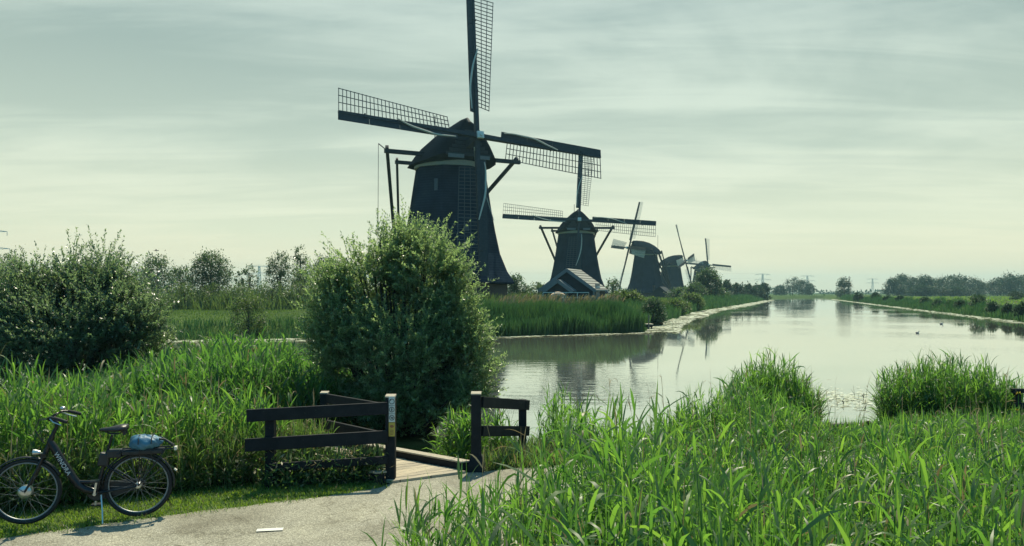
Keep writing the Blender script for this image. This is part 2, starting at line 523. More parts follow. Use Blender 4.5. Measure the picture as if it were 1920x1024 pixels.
# vegetation
M_REED = leafmat('reed_leaf', [(0.038, 0.095, 0.034), (0.066, 0.148, 0.042), (0.115, 0.205, 0.055)], (2.8, 2.9, 1.2), tmix=.49, rough=.44, spec=.7, straw=.035)
M_REEDDARK = leafmat('tall_reed_leaf', [(0.034, 0.086, 0.034), (0.054, 0.128, 0.04), (0.085, 0.17, 0.045)], (2.7, 2.8, 1.3), tmix=.48, rough=.5, spec=.55, straw=.04)
M_BANKREED = leafmat('bank_reed', [(0.028, 0.08, 0.042), (0.05, 0.115, 0.045), (0.09, 0.15, 0.05)], (1.5, 1.7, 1.0), tmix=.38, rough=.5, spec=.35, straw=.02, patch=.35)
M_WEED = leafmat('weed_leaf', [(0.045, 0.095, 0.035), (0.075, 0.14, 0.042), (0.115, 0.18, 0.055)], (2.4, 2.4, 1.2), tmix=.48, rough=.5, straw=.16)
M_TURF = leafmat('turf_blade', [(0.10, 0.17, 0.03), (0.14, 0.225, 0.038), (0.18, 0.26, 0.055)], (2.1, 2.2, .9), tmix=.42, rough=.5, straw=.05)
M_MEADOW = leafmat('meadow_blade', [(0.09, 0.14, 0.035), (0.12, 0.175, 0.042), (0.15, 0.20, 0.058)], (1.3, 1.5, .8), tmix=.4, rough=.6, straw=.06, patch=.15)
M_WILLOW = leafmat('willow_leaf', [(0.085, 0.135, 0.07), (0.125, 0.185, 0.09), (0.17, 0.23, 0.125)], (3.0, 3.0, 1.9), tmix=.50, rough=.34, spec=1.0, under=(.24, .29, .20))
M_WILLOWGREY = leafmat('grey_willow_leaf', [(0.050, 0.088, 0.052), (0.078, 0.12, 0.07), (0.115, 0.16, 0.10)], (3.2, 3.2, 2.0), tmix=.48, rough=.34, spec=1.0, under=(.20, .24, .18))
M_TREE = leafmat('tree_leaf', [(0.036, 0.07, 0.036), (0.055, 0.10, 0.045), (0.085, 0.13, 0.055)], (1.9, 2.0, 1.2), tmix=.4, rough=.45, spec=.45)
M_SCRUB = leafmat('scrub_leaf', [(0.055, 0.09, 0.036), (0.085, 0.13, 0.048), (0.11, 0.155, 0.058)], (1.9, 2.0, 1.1), tmix=.42, rough=.45, straw=.08, patch=.2)
M_FARTREE = leafmat('far_leaf', [(0.028, 0.056, 0.034), (0.04, 0.074, 0.04), (0.055, 0.092, 0.046)], (1.1, 1.3, .8), tmix=.25, rough=.6, spec=.3)
M_DARKBUSH = leafmat('dark_bush_leaf', [(0.030, 0.066, 0.04), (0.042, 0.085, 0.046), (0.06, 0.11, 0.05)], (1.6, 1.7, 1.1), tmix=.35, rough=.5)
M_PLUME = leafmat('reed_plume', [(0.22, 0.20, 0.12), (0.30, 0.26, 0.17), (0.10, 0.14, 0.06)], (1, .9, .7), tmix=.35, rough=.8, spec=.1)
M_STRAW = leafmat('dead_reed', [(0.24, 0.20, 0.11), (0.33, 0.28, 0.17), (0.42, 0.37, 0.24)], (1, .9, .7), tmix=.3, rough=.7, spec=.2)
M_LEAFGLARE = leafmat('glare_pale_leaf', [(0.52, 0.55, 0.34), (0.70, 0.71, 0.52), (0.80, 0.80, 0.64)], (1, 1, .8), tmix=.1, rough=.28, spec=.8)  # near-white puts the sun's glare on the leaves into their colour

# ground: soil and low green cover
M_GROUND, t, b = newmat('ground_cover')
tcn = N(t, 'ShaderNodeTexCoord')
g1 = N(t, 'ShaderNodeTexNoise', i_Scale=.06, i_Detail=6.0, i_Roughness=.6)
g2 = N(t, 'ShaderNodeTexNoise', i_Scale=5.0, i_Detail=8.0, i_Roughness=.7)
t.links.new(tcn.outputs['Object'], g1.inputs['Vector']); t.links.new(tcn.outputs['Object'], g2.inputs['Vector'])
ra = ramp(t, [(.3, (0.045, 0.085, 0.022)), (.5, (0.075, 0.135, 0.03)), (.72, (0.10, 0.16, 0.042))])
rb = ramp(t, [(.25, (0.35, 0.33, 0.28)), (.75, (1, 1, 1))])
t.links.new(g1.outputs['Fac'], ra.inputs[0]); t.links.new(g2.outputs['Fac'], rb.inputs[0])
mi = N(t, 'ShaderNodeMix', data_type='RGBA', blend_type='MULTIPLY'); mi.inputs['Factor'].default_value = .9
t.links.new(ra.outputs[0], mi.inputs['A']); t.links.new(rb.outputs[0], mi.inputs['B'])
t.links.new(mi.outputs['Result'], b.inputs['Base Color'])
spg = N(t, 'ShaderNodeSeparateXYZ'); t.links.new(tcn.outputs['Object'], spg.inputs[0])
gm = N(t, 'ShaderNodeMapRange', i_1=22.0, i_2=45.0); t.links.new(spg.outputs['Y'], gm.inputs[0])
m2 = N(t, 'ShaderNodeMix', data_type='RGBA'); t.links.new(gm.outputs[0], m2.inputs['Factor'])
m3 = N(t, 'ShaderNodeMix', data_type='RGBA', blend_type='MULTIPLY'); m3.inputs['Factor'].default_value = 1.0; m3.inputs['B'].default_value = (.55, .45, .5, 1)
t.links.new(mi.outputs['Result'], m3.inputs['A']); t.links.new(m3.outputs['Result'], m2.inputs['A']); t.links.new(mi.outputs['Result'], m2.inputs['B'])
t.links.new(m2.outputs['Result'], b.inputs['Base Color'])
b.inputs['Roughness'].default_value = .95; b.inputs['Specular IOR Level'].default_value = .1
bn = N(t, 'ShaderNodeBump', i_Strength=.8, i_Distance=.05); t.links.new(g2.outputs['Fac'], bn.inputs['Height']); t.links.new(bn.outputs[0], b.inputs['Normal'])

# road: worn chip-seal
M_ROAD, t, b = newmat('chip_seal')
tcn = N(t, 'ShaderNodeTexCoord')
vo = N(t, 'ShaderNodeTexVoronoi', i_Scale=95.0); t.links.new(tcn.outputs['Object'], vo.inputs['Vector'])
n3 = N(t, 'ShaderNodeTexNoise', i_Scale=1.1, i_Detail=7.0, i_Roughness=.65); t.links.new(tcn.outputs['Object'], n3.inputs['Vector'])
n4 = N(t, 'ShaderNodeTexNoise', i_Scale=38.0, i_Detail=3.0); t.links.new(tcn.outputs['Object'], n4.inputs['Vector'])
rs = ramp(t, [(.0, (0.16, 0.153, 0.124)), (.55, (0.305, 0.29, 0.23)), (.85, (0.46, 0.437, 0.345)), (1., (0.70, 0.67, 0.55))])
spx = N(t, 'ShaderNodeSeparateColor'); t.links.new(vo.outputs['Color'], spx.inputs[0])
av = N(t, 'ShaderNodeMath', operation='MULTIPLY_ADD', i_1=.75, i_2=0.0)
t.links.new(spx.outputs[0], av.inputs[0])
sb = N(t, 'ShaderNodeMath', operation='MULTIPLY', i_1=.3); t.links.new(n4.outputs['Fac'], sb.inputs[0]); t.links.new(sb.outputs[0], av.inputs[2])
t.links.new(av.outputs[0], rs.inputs[0])
rw = ramp(t, [(.3, (0.68, 0.66, 0.62)), (.48, (.95, .94, .92)), (.7, (1.12, 1.10, 1.06))]); t.links.new(n3.outputs['Fac'], rw.inputs[0])
mi = N(t, 'ShaderNodeMix', data_type='RGBA', blend_type='MULTIPLY'); mi.inputs['Factor'].default_value = 1
t.links.new(rs.outputs[0], mi.inputs['A']); t.links.new(rw.outputs[0], mi.inputs['B']); t.links.new(mi.outputs['Result'], b.inputs['Base Color'])
n5 = N(t, 'ShaderNodeTexNoise', i_Scale=.45, i_Detail=3.0, i_Distortion=1.2); t.links.new(tcn.outputs['Object'], n5.inputs['Vector'])
ns = ramp(t, [(.40, (.74, .73, .70)), (.52, (1, 1, 1)), (.66, (1.0, 1.0, .98)), (.72, (.84, .83, .80))]); t.links.new(n5.outputs['Fac'], ns.inputs[0])
vc = N(t, 'ShaderNodeTexVoronoi', feature='DISTANCE_TO_EDGE', i_Scale=.8); wv_ = N(t, 'ShaderNodeVectorMath', operation='ADD'); t.links.new(tcn.outputs['Object'], wv_.inputs[0]); t.links.new(n3.outputs['Color'], wv_.inputs[1]); t.links.new(wv_.outputs[0], vc.inputs['Vector'])
nc = ramp(t, [(.0, (.55, .54, .5)), (.006, (.75, .74, .7)), (.012, (1, 1, 1))]); t.links.new(vc.outputs['Distance'], nc.inputs[0])
for extra in (ns, nc):
    m2 = N(t, 'ShaderNodeMix', data_type='RGBA', blend_type='MULTIPLY'); m2.inputs['Factor'].default_value = .85
    t.links.new(b.inputs['Base Color'].links[0].from_socket, m2.inputs['A']); t.links.new(extra.outputs[0], m2.inputs['B']); t.links.new(m2.outputs['Result'], b.inputs['Base Color'])
b.inputs['Roughness'].default_value = .8; b.inputs['Specular IOR Level'].default_value = .35
bn = N(t, 'ShaderNodeBump', i_Strength=.9, i_Distance=.006); t.links.new(vo.outputs['Distance'], bn.inputs['Height']); t.links.new(bn.outputs[0], b.inputs['Normal'])

# water
M_WATER, t, b = newmat('canal_water')
tcn = N(t, 'ShaderNodeTexCoord'); mpn = N(t, 'ShaderNodeMapping'); mpn.inputs['Scale'].default_value = (.55, 1.6, 1)
t.links.new(tcn.outputs['Object'], mpn.inputs[0])
w1 = N(t, 'ShaderNodeTexNoise', i_Scale=1.3, i_Detail=4.0, i_Roughness=.55); t.links.new(mpn.outputs[0], w1.inputs['Vector'])
w2 = N(t, 'ShaderNodeTexNoise', i_Scale=.055, i_Detail=2.0); t.links.new(tcn.outputs['Object'], w2.inputs['Vector'])
ws = ramp(t, [(.45, (.06, .06, .06)), (.62, (1, 1, 1))]); t.links.new(w2.outputs['Fac'], ws.inputs[0])
wm = N(t, 'ShaderNodeMath', operation='MULTIPLY'); t.links.new(w1.outputs['Fac'], wm.inputs[0]); t.links.new(ws.outputs[0], wm.inputs[1])
bn = N(t, 'ShaderNodeBump', i_Strength=.22, i_Distance=.05); t.links.new(wm.outputs[0], bn.inputs['Height']); t.links.new(bn.outputs[0], b.inputs['Normal'])
b.inputs['Base Color'].default_value = (0.64, 0.68, 0.58, 1)
b.inputs['Metallic'].default_value = .88
b.inputs['Roughness'].default_value = .025
b.inputs['IOR'].default_value = 1.75

# ------------------------------------------------------------------ terrain and water
WATER_Z = -0.6
LEFT_BANK = [(-300, 44), (-60, 49), (-20, 51), (-1, 54), (10, 60.5), (12.6, 72), (18.5, 92), (31, 131), (54, 190), (97, 305), (140, 420), (190, 452)]
RIGHT_BANK = [(330, 458), (215, 462), (170, 440), (133, 327), (92, 202), (53, 83), (38, 37), (34, 20)]
NEAR_BANK = [(22, 18.2), (12, 17.6), (8.6, 17.2), (6.6, 16.6), (4.2, 15.6), (2.2, 14.8), (0.9, 14.6), (-0.1, 15.6), (-1.2, 18.2), (-4, 21.4), (-9, 23.0), (-14, 24.5), (-40, 27), (-300, 30)]
CANAL = LEFT_BANK + RIGHT_BANK + NEAR_BANK
DITCH = [(1.0, 14.5), (-0.7, 13.0), (-2.6, 12.35), (-5.2, 11.9), (-9, 10.2), (-14, 8)]
MILLS = [  # hub pixel, hub depth, yaw, roll, ground height
    dict(hub=(896, 257), Y=79.0, th=28, ph=4.0, k=1.08, rs=(15.6, 14.3, 14.0, 14.05), sh=6.3, tail=14.0),
    dict(hub=(1086, 413), Y=146, th=1, ph=4.0, zb=0.55),
    dict(hub=(1178, 465), Y=238, th=-76, ph=6.0, zb=0.5),
    dict(hub=(1286, 489), Y=300, th=63, ph=-11.0, zb=-0.1),
    dict(hub=(1328, 497), Y=404, th=24, ph=4.0, zb=0.9)]
S_HUB, HUB_H = 5.6, 15.05
for m in MILLS:
    h = at(m['hub'][0], m['hub'][1], m['Y']); th = R(m['th'])
    m['s'] = m.get('sh', S_HUB); kk = m.get('k', 1.0)
    m['c'] = (h.x - m['s'] * kk * math.sin(th), h.y + m['s'] * kk * math.cos(th))
    m['zb'] = h.z - HUB_H * kk


def ground_z(X, Y):
    X = np.asarray(X, float); Y = np.asarray(Y, float)
    wet = inside(CANAL, X, Y)
    d = segdist(CANAL, X, Y, True)
    plat = np.full(X.shape, -0.012)
    pen = np.clip((Y - 12.4) / 2.5, 0, 1) * (Y < 32)
    plat = plat - .32 * pen
    near_cam = np.clip((9.0 - Y - .0) / 3.0, 0, 1) * (X > -1.2)
    plat = np.where(Y > 40, 0.15 + 0.25 * np.clip((Y - 50) / 25, 0, 1), plat)
    for m in MILLS:
        r_ = np.hypot(X - m['c'][0], Y - m['c'][1])
        k = np.clip((19 - r_) / 11.5, 0, 1); k = k * k * (3 - 2 * k)
        plat = plat + (m['zb'] - plat) * k
    s = np.clip(d / np.where(Y < 35, 1.5, 2.6), 0, 1); s = s * s * (3 - 2 * s)
    z = np.where(wet, -0.85 - np.clip(d, 0, 1) * .9, -0.85 + (plat + .85) * s)
    dd = segdist(DITCH, X, Y)
    k = np.clip((1.05 - dd) / .7, 0, 1); k = k * k * (3 - 2 * k)
    z = np.where(wet, z, z + (np.minimum(z, -0.9) - z) * k)
    return z


def gz(x, y): return float(ground_z(np.array([x]), np.array([y]))[0])


xs = np.unique(np.concatenate([np.linspace(-2500, -300, 23), np.linspace(-300, -40, 40), np.linspace(-40, -14, 40), np.linspace(-14, 14, 113), np.linspace(14, 60, 93), np.linspace(60, 240, 121), np.linspace(240, 2500, 40)]))
ys = np.unique(np.concatenate([np.linspace(-50, 3, 20), np.linspace(3, 26, 93), np.linspace(26, 48, 30), np.linspace(48, 110, 100), np.linspace(110, 480, 160), np.linspace(480, 2600, 40)]))
GX, GY = np.meshgrid(xs, ys)
GZ = ground_z(GX, GY)
nx, ny = len(xs), len(ys)
idx = np.arange(nx * ny).reshape(ny, nx)
Q = np.stack([idx[:-1, :-1], idx[:-1, 1:], idx[1:, 1:], idx[1:, :-1]], -1).reshape(-1, 4)
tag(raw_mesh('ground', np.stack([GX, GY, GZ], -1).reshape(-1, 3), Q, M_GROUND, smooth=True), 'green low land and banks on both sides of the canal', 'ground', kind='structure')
wx = np.array([-310, 340.]); wy = np.array([6.0, 470.])
wv = np.array([(-310, 6, WATER_Z), (340, 6, WATER_Z), (340, 470, WATER_Z), (-310, 470, WATER_Z)], float)
tag(raw_mesh('water', wv, np.array([[0, 1, 2, 3]]), M_WATER), 'still pale canal water reflecting the windmills', 'canal', kind='structure')

# road
FAR_EDGE = [(-22, -2.6), (-10, 4.9), (-5.09, 7.95), (-3.70, 8.81), (-2.0, 9.72), (-1.62, 10.08), (-1.5, 10.32), (-0.6, 10.86), (0.1, 11.1), (1.1, 11.35), (2.6, 11.7), (4.8, 12.0), (12, 12.6), (40, 12.8)]
NEAR_EDGE = [(-18, -8), (-8, -1.2), (-4.2, 2.4), (-2.6, 4.2), (-1.45, 5.7), (-1.2, 6.2), (-1.1, 6.4), (-0.4, 7.1), (0.2, 7.5), (0.9, 7.95), (2.3, 8.7), (4.6, 9.1), (12, 9.7), (40, 9.9)]


def resample(line, n):
    line = np.array(line, float); s = np.concatenate([[0], np.cumsum(np.hypot(*np.diff(line, axis=0).T))])
    # keep the two edges in step: parameter = vertex index
    t = np.linspace(0, len(line) - 1, n)
    return np.stack([np.interp(t, np.arange(len(line)), line[:, i]) for i in (0, 1)], 1)


nr = 420
fe, ne = resample(FAR_EDGE, nr), resample(NEAR_EDGE, nr)
for e_ in (fe, ne):
    e_[:, 1] += .022 * np.sin(e_[:, 0] * 9 + 1) + .016 * np.sin(e_[:, 0] * 23) + .008 * np.sin(e_[:, 0] * 61)
rows = [fe + (ne - fe) * k for k in np.linspace(0, 1, 9)]
V = np.zeros((9, nr, 3)); V[..., :2] = np.array(rows)
V[..., 2] = .006 + .018 * np.sin(np.linspace(0, math.pi, 9))[:, None]
idx = np.arange(9 * nr).reshape(9, nr)
Q = np.stack([idx[1:, :-1], idx[1:, 1:], idx[:-1, 1:], idx[:-1, :-1]], -1).reshape(-1, 4)
tag(raw_mesh('road', V.reshape(-1, 3), Q, M_ROAD, smooth=True), 'narrow sunlit chip-seal path in the foreground', 'path', kind='structure')
p0, p1 = at(481, 997, z=.015), at(531, 994.5, z=.015)
mk = MB(); dvec = (p1 - p0).normalized(); nrm = Vector((-dvec.y, dvec.x, 0))
for a_, b_ in ((0, 1),):
    q = [p0 - nrm * .046, p1 - nrm * .046, p1 + nrm * .046, p0 + nrm * .046]
    mk.add([Vector((p.x, p.y, .031)) for p in q], [(0, 1, 2, 3)])
tag(mk.build('road_marking', M_WHITE), 'short white dash painted on the grey path', 'marking', kind='structure')


# ------------------------------------------------------------------ windmills
def body_rings(prof, n=8, off=R(10), rr=0.0):
    out = []
    for z, r_ in prof:
        out.append([(r_ * math.cos(off + 2 * math.pi * k / n), r_ * math.sin(off + 2 * math.pi * k / n), z) for k in range(n)])
    return out


def make_sail(root, hub, axis, x, up, an, off, lat_mat, rope, q_=1.0):
    d = x * math.sin(an) + up * math.cos(an)
    c = x * math.cos(an) - up * math.sin(an)
    o = hub + axis * off
    P = lambda r_, cc, aa: o + d * (r_ * q_) + c * cc + axis * aa
    st = MB()
    st.bar(P(0, 0, 0), P(14.0, 0, 0), .40, .42, axis, .22, .22)
    for q in (4.5, 8.0, 11.5):       # iron clamps on the stock
        st.bar(P(q, 0, 0), P(q + .12, 0, 0), .40, .42, axis)
    s = st.build('sail_stock', M_DARKWOOD, root)
    wb = MB()
    for k in range(4):               # wind boards along the leading edge
        a0, a1 = 2.35 + k * 2.925, 2.35 + (k + 1) * 2.925 - .03
        for r0, r1 in ((a0, a1),):
            wr0, wr1 = R(20 - 17 * r0 / 14), R(20 - 17 * r1 / 14)
            pts = []
            for rr, wv_ in ((r0, wr0), (r1, wr1)):
                wid = .62
                pts += [P(rr, -.12, .06), P(rr, -.12 - wid * math.cos(wv_), .06 + wid * math.sin(wv_))]
            th_ = axis * .05
            wb.add(pts + [p - th_ for p in pts], [(0, 1, 3, 2), (4, 6, 7, 5), (0, 4, 5, 1), (2, 3, 7, 6), (0, 2, 6, 4), (1, 5, 7, 3)])
    wb.build('wind_board', M_DARKWOOD, s)
    la = MB(); rows_ = 30
    def edge(rr, f):
        wv_ = R(21 - 18 * (rr - 3) / 11); wid = (1.55 + .5 * (rr - 3) / 11) * f
        return P(rr, .14 + wid * math.cos(wv_), -wid * math.sin(wv_) + .02)
    for k in range(rows_):
        rr = 3.1 + (13.95 - 3.1) * k / (rows_ - 1)
        la.bar(P(rr, -.05, .0), edge(rr, 1.02), .065, .05, d)
    for f in (.36, .68, 1.0):
        for k in range(6):
            a0 = 3.05 + 10.95 * k / 6; a1 = 3.05 + 10.95 * (k + 1) / 6
            la.bar(edge(a0, f), edge(a1, f), .055, .05, axis)
    la.build('sail_lattice', lat_mat, s)
    if rope:
        rp = MB()
        pts = [P(2.6 + 6.0 * k / 14, (-.55 + .75 * (k / 14) ** 1.5) - .28 * math.sin(math.pi * k / 14), .30 + .05 * math.sin(k)) for k in range(15)]
        rp.tube(pts, [.05 + .045 * math.sin(math.pi * k / 14) for k in range(15)], 6)
        rp.build('furled_cloth', M_ROPE, s, True)
    return s


def make_mill(m, label, pale=False, ropes=True, near=False, oct_off=R(10)):
    root = thing('windmill', (m['c'][0], m['c'][1], m['zb']), label, 'windmill', 'thatched windmills along the canal', R(m['th']))
    kk = m.get('k', 1.0); root.scale = (kk, kk, kk); S_HUB = m['s']
    ba = MB(); ba.rings(body_rings([(-1.6, 5.75), (1.95, 5.65)], off=oct_off)); ba.build('brick_base', M_BRICK, root)
    bo = MB()
    pr = [(1.62, 6.05), (1.70, 6.42), (1.95, 6.30), (2.9, 5.68), (4.6, 4.98), (6.8, 4.50), (8.9, 4.12), (11.2, 3.76), (13.1, 3.46)]
    bo.rings(body_rings(pr, 8, oct_off))
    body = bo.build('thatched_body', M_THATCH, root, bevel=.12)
    bn_ = MB(); bn_.rings([[(r_ * math.cos(a_), r_ * math.sin(a_), z) for a_ in [2 * math.pi * k / 32 for k in range(32)]] for z, r_ in ((12.88, 3.53), (13.46, 3.50))])
    bn_.build('white_band', M_BAND, root, True)
    if near:   # small hatches let into the thatch on the side towards the path
        for az, z, rr, sx, sz in ((-2.35, 11.0, 3.66, .34, 1.1), (-1.62, 6.9, 4.28, .5, .6)):
            M = Matrix.Rotation(az + math.pi / 2, 3, 'Z')
            wn_ = MB(); wn_.box((rr * math.cos(az), rr * math.sin(az), z), (sx, .16, sz), M)
            wn_.build('hatch', M_HATCH, root)
    # cap: lofted along the ridge, local -Y is the windward side
    prof = [(-4.3, 2.5, 2.9, .30), (-4.0, 3.0, 3.55, .12), (-2.8, 3.6, 3.85, -.15), (-.8, 3.95, 3.8, -.25), (1.0, 3.95, 3.35, -.25), (2.8, 3.45, 2.45, -.22), (4.0, 2.6, 1.45, -.1), (4.6, 1.4, .7, .05), (4.8, .7, .4, .15)]
    ring = []
    for s_, hw, hh, zb_ in prof:
        row = []
        for k in range(17):
            t_ = -1 + k / 8
            prof_h = (0, .17, .35, .52, .67, .79, .89, .96, 1.0)[8 - abs(k - 8)]
            prof_w = (1.0, .90, .79, .66, .52, .38, .25, .12, 0)[8 - abs(k - 8)]
            row.append((hw * prof_w * (1 if k > 8 else -1), s_, 13.42 + zb_ + hh * prof_h))
        row += [(hw * .86 , s_, 13.36 + zb_), (-hw * .86, s_, 13.36 + zb_)]
        ring.append(row)
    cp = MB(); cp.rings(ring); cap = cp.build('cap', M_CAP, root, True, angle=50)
    rid = MB(); rid.tube([(0, s_ - (.25 if i == 0 else 0), 13.42 + zb_ + hh + .02) for i, (s_, hw, hh, zb_) in enumerate(prof[:8])], .17, 8)
    rid.build('ridge', M_DARKWOOD, cap, True)
    fr = MB()   # boarded weather front round the windshaft
    for k in range(7):
        fr.box((0, -4.30 - .005 * k, 13.75 + k * .36), (4.6 - k * .62, .09, .30))
    fr.build('weather_boards', M_DARKWOOD, cap)
    for px_, pw_ in ((1.5, 1.3), (-1.3, 1.6)):
        bl = MB(); bl.box((px_, -4.36, 13.55), (pw_, .1, .34)); bl.build('painted_board', M_GREYPAINT, cap)
    # windshaft and hub
    tau = R(12)
    axis = Vector((0, -math.cos(tau), math.sin(tau))); up = Vector((0, math.sin(tau), math.cos(tau))); x = Vector((1, 0, 0))
    hub = Vector((0, -S_HUB, HUB_H))
    sh = MB(); sh.bar(hub - axis * 2.6, hub + axis * .45, .62, .62, up); sh.build('windshaft', M_DARKWOOD, root)
    hb = MB(); hb.box(hub + axis * .55, (.62, .25, .62), Matrix.Rotation(-tau, 3, 'X')); hb.tube([hub + axis * .6, hub + axis * .85], .16, 10)
    hb.build('shaft_head', M_WHITE, root)
    ph = R(m['ph']); rs = m.get('rs', (14.0,) * 4)
    for k in range(4):
        make_sail(root, hub, axis, x, up, ph + k * math.pi / 2, .22 if k % 2 else -.22, M_PALELATTICE if pale else M_LATTICE, ropes, rs[k] / 14.0 / kk)
    # winding gear: two cross beams through the cap, tail pole and four braces
    foot = Vector((0, m.get('tail', 8.9), 1.2))
    L1, L2 = 7.15, 4.6
    b1, b2 = Vector((0, -1.2, 14.0)), Vector((0, 3.0, 13.75))
    cb = MB(); cb.bar(b1 - x * L1, b1 + x * L1, .34, .38); cb.build('long_cross_beam', M_DARKWOOD, root)
    cb = MB(); cb.bar(b2 - x * L2, b2 + x * L2, .30, .34); cb.build('short_cross_beam', M_DARKWOOD, root)
    tp = MB(); tp.bar(Vector((0, 3.6, 15.0)), foot + Vector((0, .5, -.6)), .42, .5, (1, 0, 0), .34, .4); tp.build('tail_pole', M_DARKWOOD, root)
    for s_ in (-1, 1):
        br = MB(); br.bar(b1 + x * (L1 - .25) * s_ + Vector((0, .1, .45)), foot + x * .25 * s_, .3, .3); br.build('long_brace', M_DARKWOOD, root)
        br = MB(); br.bar(b2 + x * (L2 - .2) * s_ + Vector((0, .1, .4)), foot + x * .22 * s_ + Vector((0, -.4, .3)), .24, .24); br.build('short_brace', M_DARKWOOD, root)
    wh = MB(); wh.torus((0, foot.y - .7, 1.6), .75, .07, 20, 6); wh.tube([(0, foot.y - 1.3, 1.6), (0, foot.y, 1.6)], .1, 6)
    for k in range(4):
        a_ = k * math.pi / 4; dv = Vector((math.cos(a_), 0, math.sin(a_)))
        wh.bar(Vector((0, foot.y - .7, 1.6)) - dv * .75, Vector((0, foot.y - .7, 1.6)) + dv * .75, .07, .05, (0, 1, 0))
    wh.build('winding_wheel', M_DARKWOOD, root)
    ro = MB(); ro.tube([(0, 3.9, 15.2), (0, 3.9, 19.0)], .05, 6); ro.build('lightning_rod', M_DARKWOOD, root)
    if near:
        rp = MB()
        rp.tube([hub + axis * .3 + Vector((-.5, 0, -1.1)), Vector((.6, -4.5, 13.0)), Vector((1.1, -4.75, 11.2)), Vector((1.35, -4.9, 10.4)), Vector((2.3, -5.0, 7.6))], [.05, .06, .12, .05, .03], 6)
        rp.build('brake_rope', M_ROPE, root, True)
        rp = MB(); rp.tube([b1 - x * (L1 + .6) + Vector((0, 0, .6)), b1 - x * (L1 + .65) + Vector((0, 0, -9))], .025, 5); rp.tube([b1 - x * L1 + Vector((0, 0, .2)), b1 - x * (L1 + .6) + Vector((0, 0, .62))], .05, 5)
        rp.build('guy_rope', M_DARKWOOD, root)
    return root


make_mill(MILLS[0], 'largest and nearest dark thatched windmill, rising behind the round willow', near=True)
make_mill(MILLS[1], 'second windmill, seen face on behind the gabled shed')
make_mill(MILLS[2], 'third windmill, its sails seen nearly edge on and facing left', pale=True, ropes=False)
make_mill(MILLS[3], 'fourth windmill, facing right with one sail slanting down its body', pale=True, ropes=False)
make_mill(MILLS[4], 'farthest and smallest windmill, half hidden by a canal-side tree', pale=True, ropes=False)

# ------------------------------------------------------------------ shed by the second mill
def gable_shed(name, loc, rz, W, Ln, eave, apex, wall_m, roof_m, barge_m, label, over=.3):
    root = thing(name, loc, label, 'shed', None, rz)
    wl = MB()
    hw = W / 2
    sec = lambda y: [(-hw, y, -.6), (hw, y, -.6), (hw, y, eave), (0, y, apex), (-hw, y, eave)]
    wl.rings([sec(0), sec(Ln)]); wl.build('wall', wall_m, root)
    sl = (apex - eave) / hw
    for s_ in (-1, 1):
        rf = MB(); e = hw + over
        tz = .05
        P = [(0, -over, apex + tz), (s_ * e, -over, eave - sl * over + tz), (s_ * e, Ln + over, eave - sl * over + tz), (0, Ln + over, apex + tz)]
        rf.add(P + [(p[0], p[1], p[2] + .14) for p in P], [(0, 1, 2, 3), (4, 7, 6, 5), (0, 4, 5, 1), (1, 5, 6, 2), (2, 6, 7, 3), (3, 7, 4, 0)])
        rf.build('roof', roof_m, root)
        bb = MB(); bb.bar((s_ * .0, -over - .04, apex + .02), (s_ * (e + .02), -over - .04, eave - sl * over + .02), .06, .34, (0, 0, 1)); bb.build('bargeboard', barge_m, root)
    return root


sp_ = at(1064, 543, 84); rz = R(-20)
sh = gable_shed('shed', (sp_.x, 84, gz(sp_.x, 84)), rz, 5.6, 5.2, 2.75 - gz(sp_.x, 84), 4.75 - gz(sp_.x, 84), M_SHEDWALL, M_ROOFTILE, M_GREYPAINT, 'dark boarded shed with tiled gable roof and pale bargeboards in front of the second windmill')
g_ = gz(sp_.x, 84)
pm = MB(); e0 = 2.65 - g_
sec = lambda y, k=0: [(-1.75, y, -.4), (.65, y, -.4), (.65, y, e0), (-.55, y, e0 + .85), (-1.75, y, e0)]
pm.rings([sec(-1.4), sec(-.02)]); porch = pm.build('porch', M_SHEDWALL, sh)
for s_ in (-1, 1):
    bb = MB(); P = [(-.55, -1.75, e0 + 1.02), (-.55 + s_ * 1.6, -1.75, e0 - .12), (-.55 + s_ * 1.6, -.05, e0 - .12), (-.55, -.05, e0 + 1.02)]
    bb.add(P + [(p[0], p[1], p[2] + .09) for p in P], [(0, 1, 2, 3), (4, 7, 6, 5), (0, 4, 5, 1), (1, 5, 6, 2), (2, 6, 7, 3), (3, 7, 4, 0)]); bb.build('porch_roof', M_GREYPAINT, porch)
    bb = MB(); bb.bar((-.55, -1.8, e0 + .98), (-.55 + s_ * 1.62, -1.8, e0 - .18), .06, .36); bb.build('porch_bargeboard', M_GREYPAINT, porch)
dr = MB(); dr.box((2.84, 1.6, 1.25), (.09, 1.7, 2.1)); door = dr.build('side_door', M_GREYPAINT, sh)
wn_ = MB()
for k in range(3): wn_.box((2.91, 1.05 + k * .55, 1.75), (.04, .36, .55))
wn_.build('door_pane', M_SIGNW, door)
tag(door, 'pale grey glazed side door')
cr = MB(); cr.bar((2.83, -.03, -.3), (2.83, -.03, 2.5 - g_ + .2), .16, .16); cr.build('corner_board', M_GREYPAINT, sh)
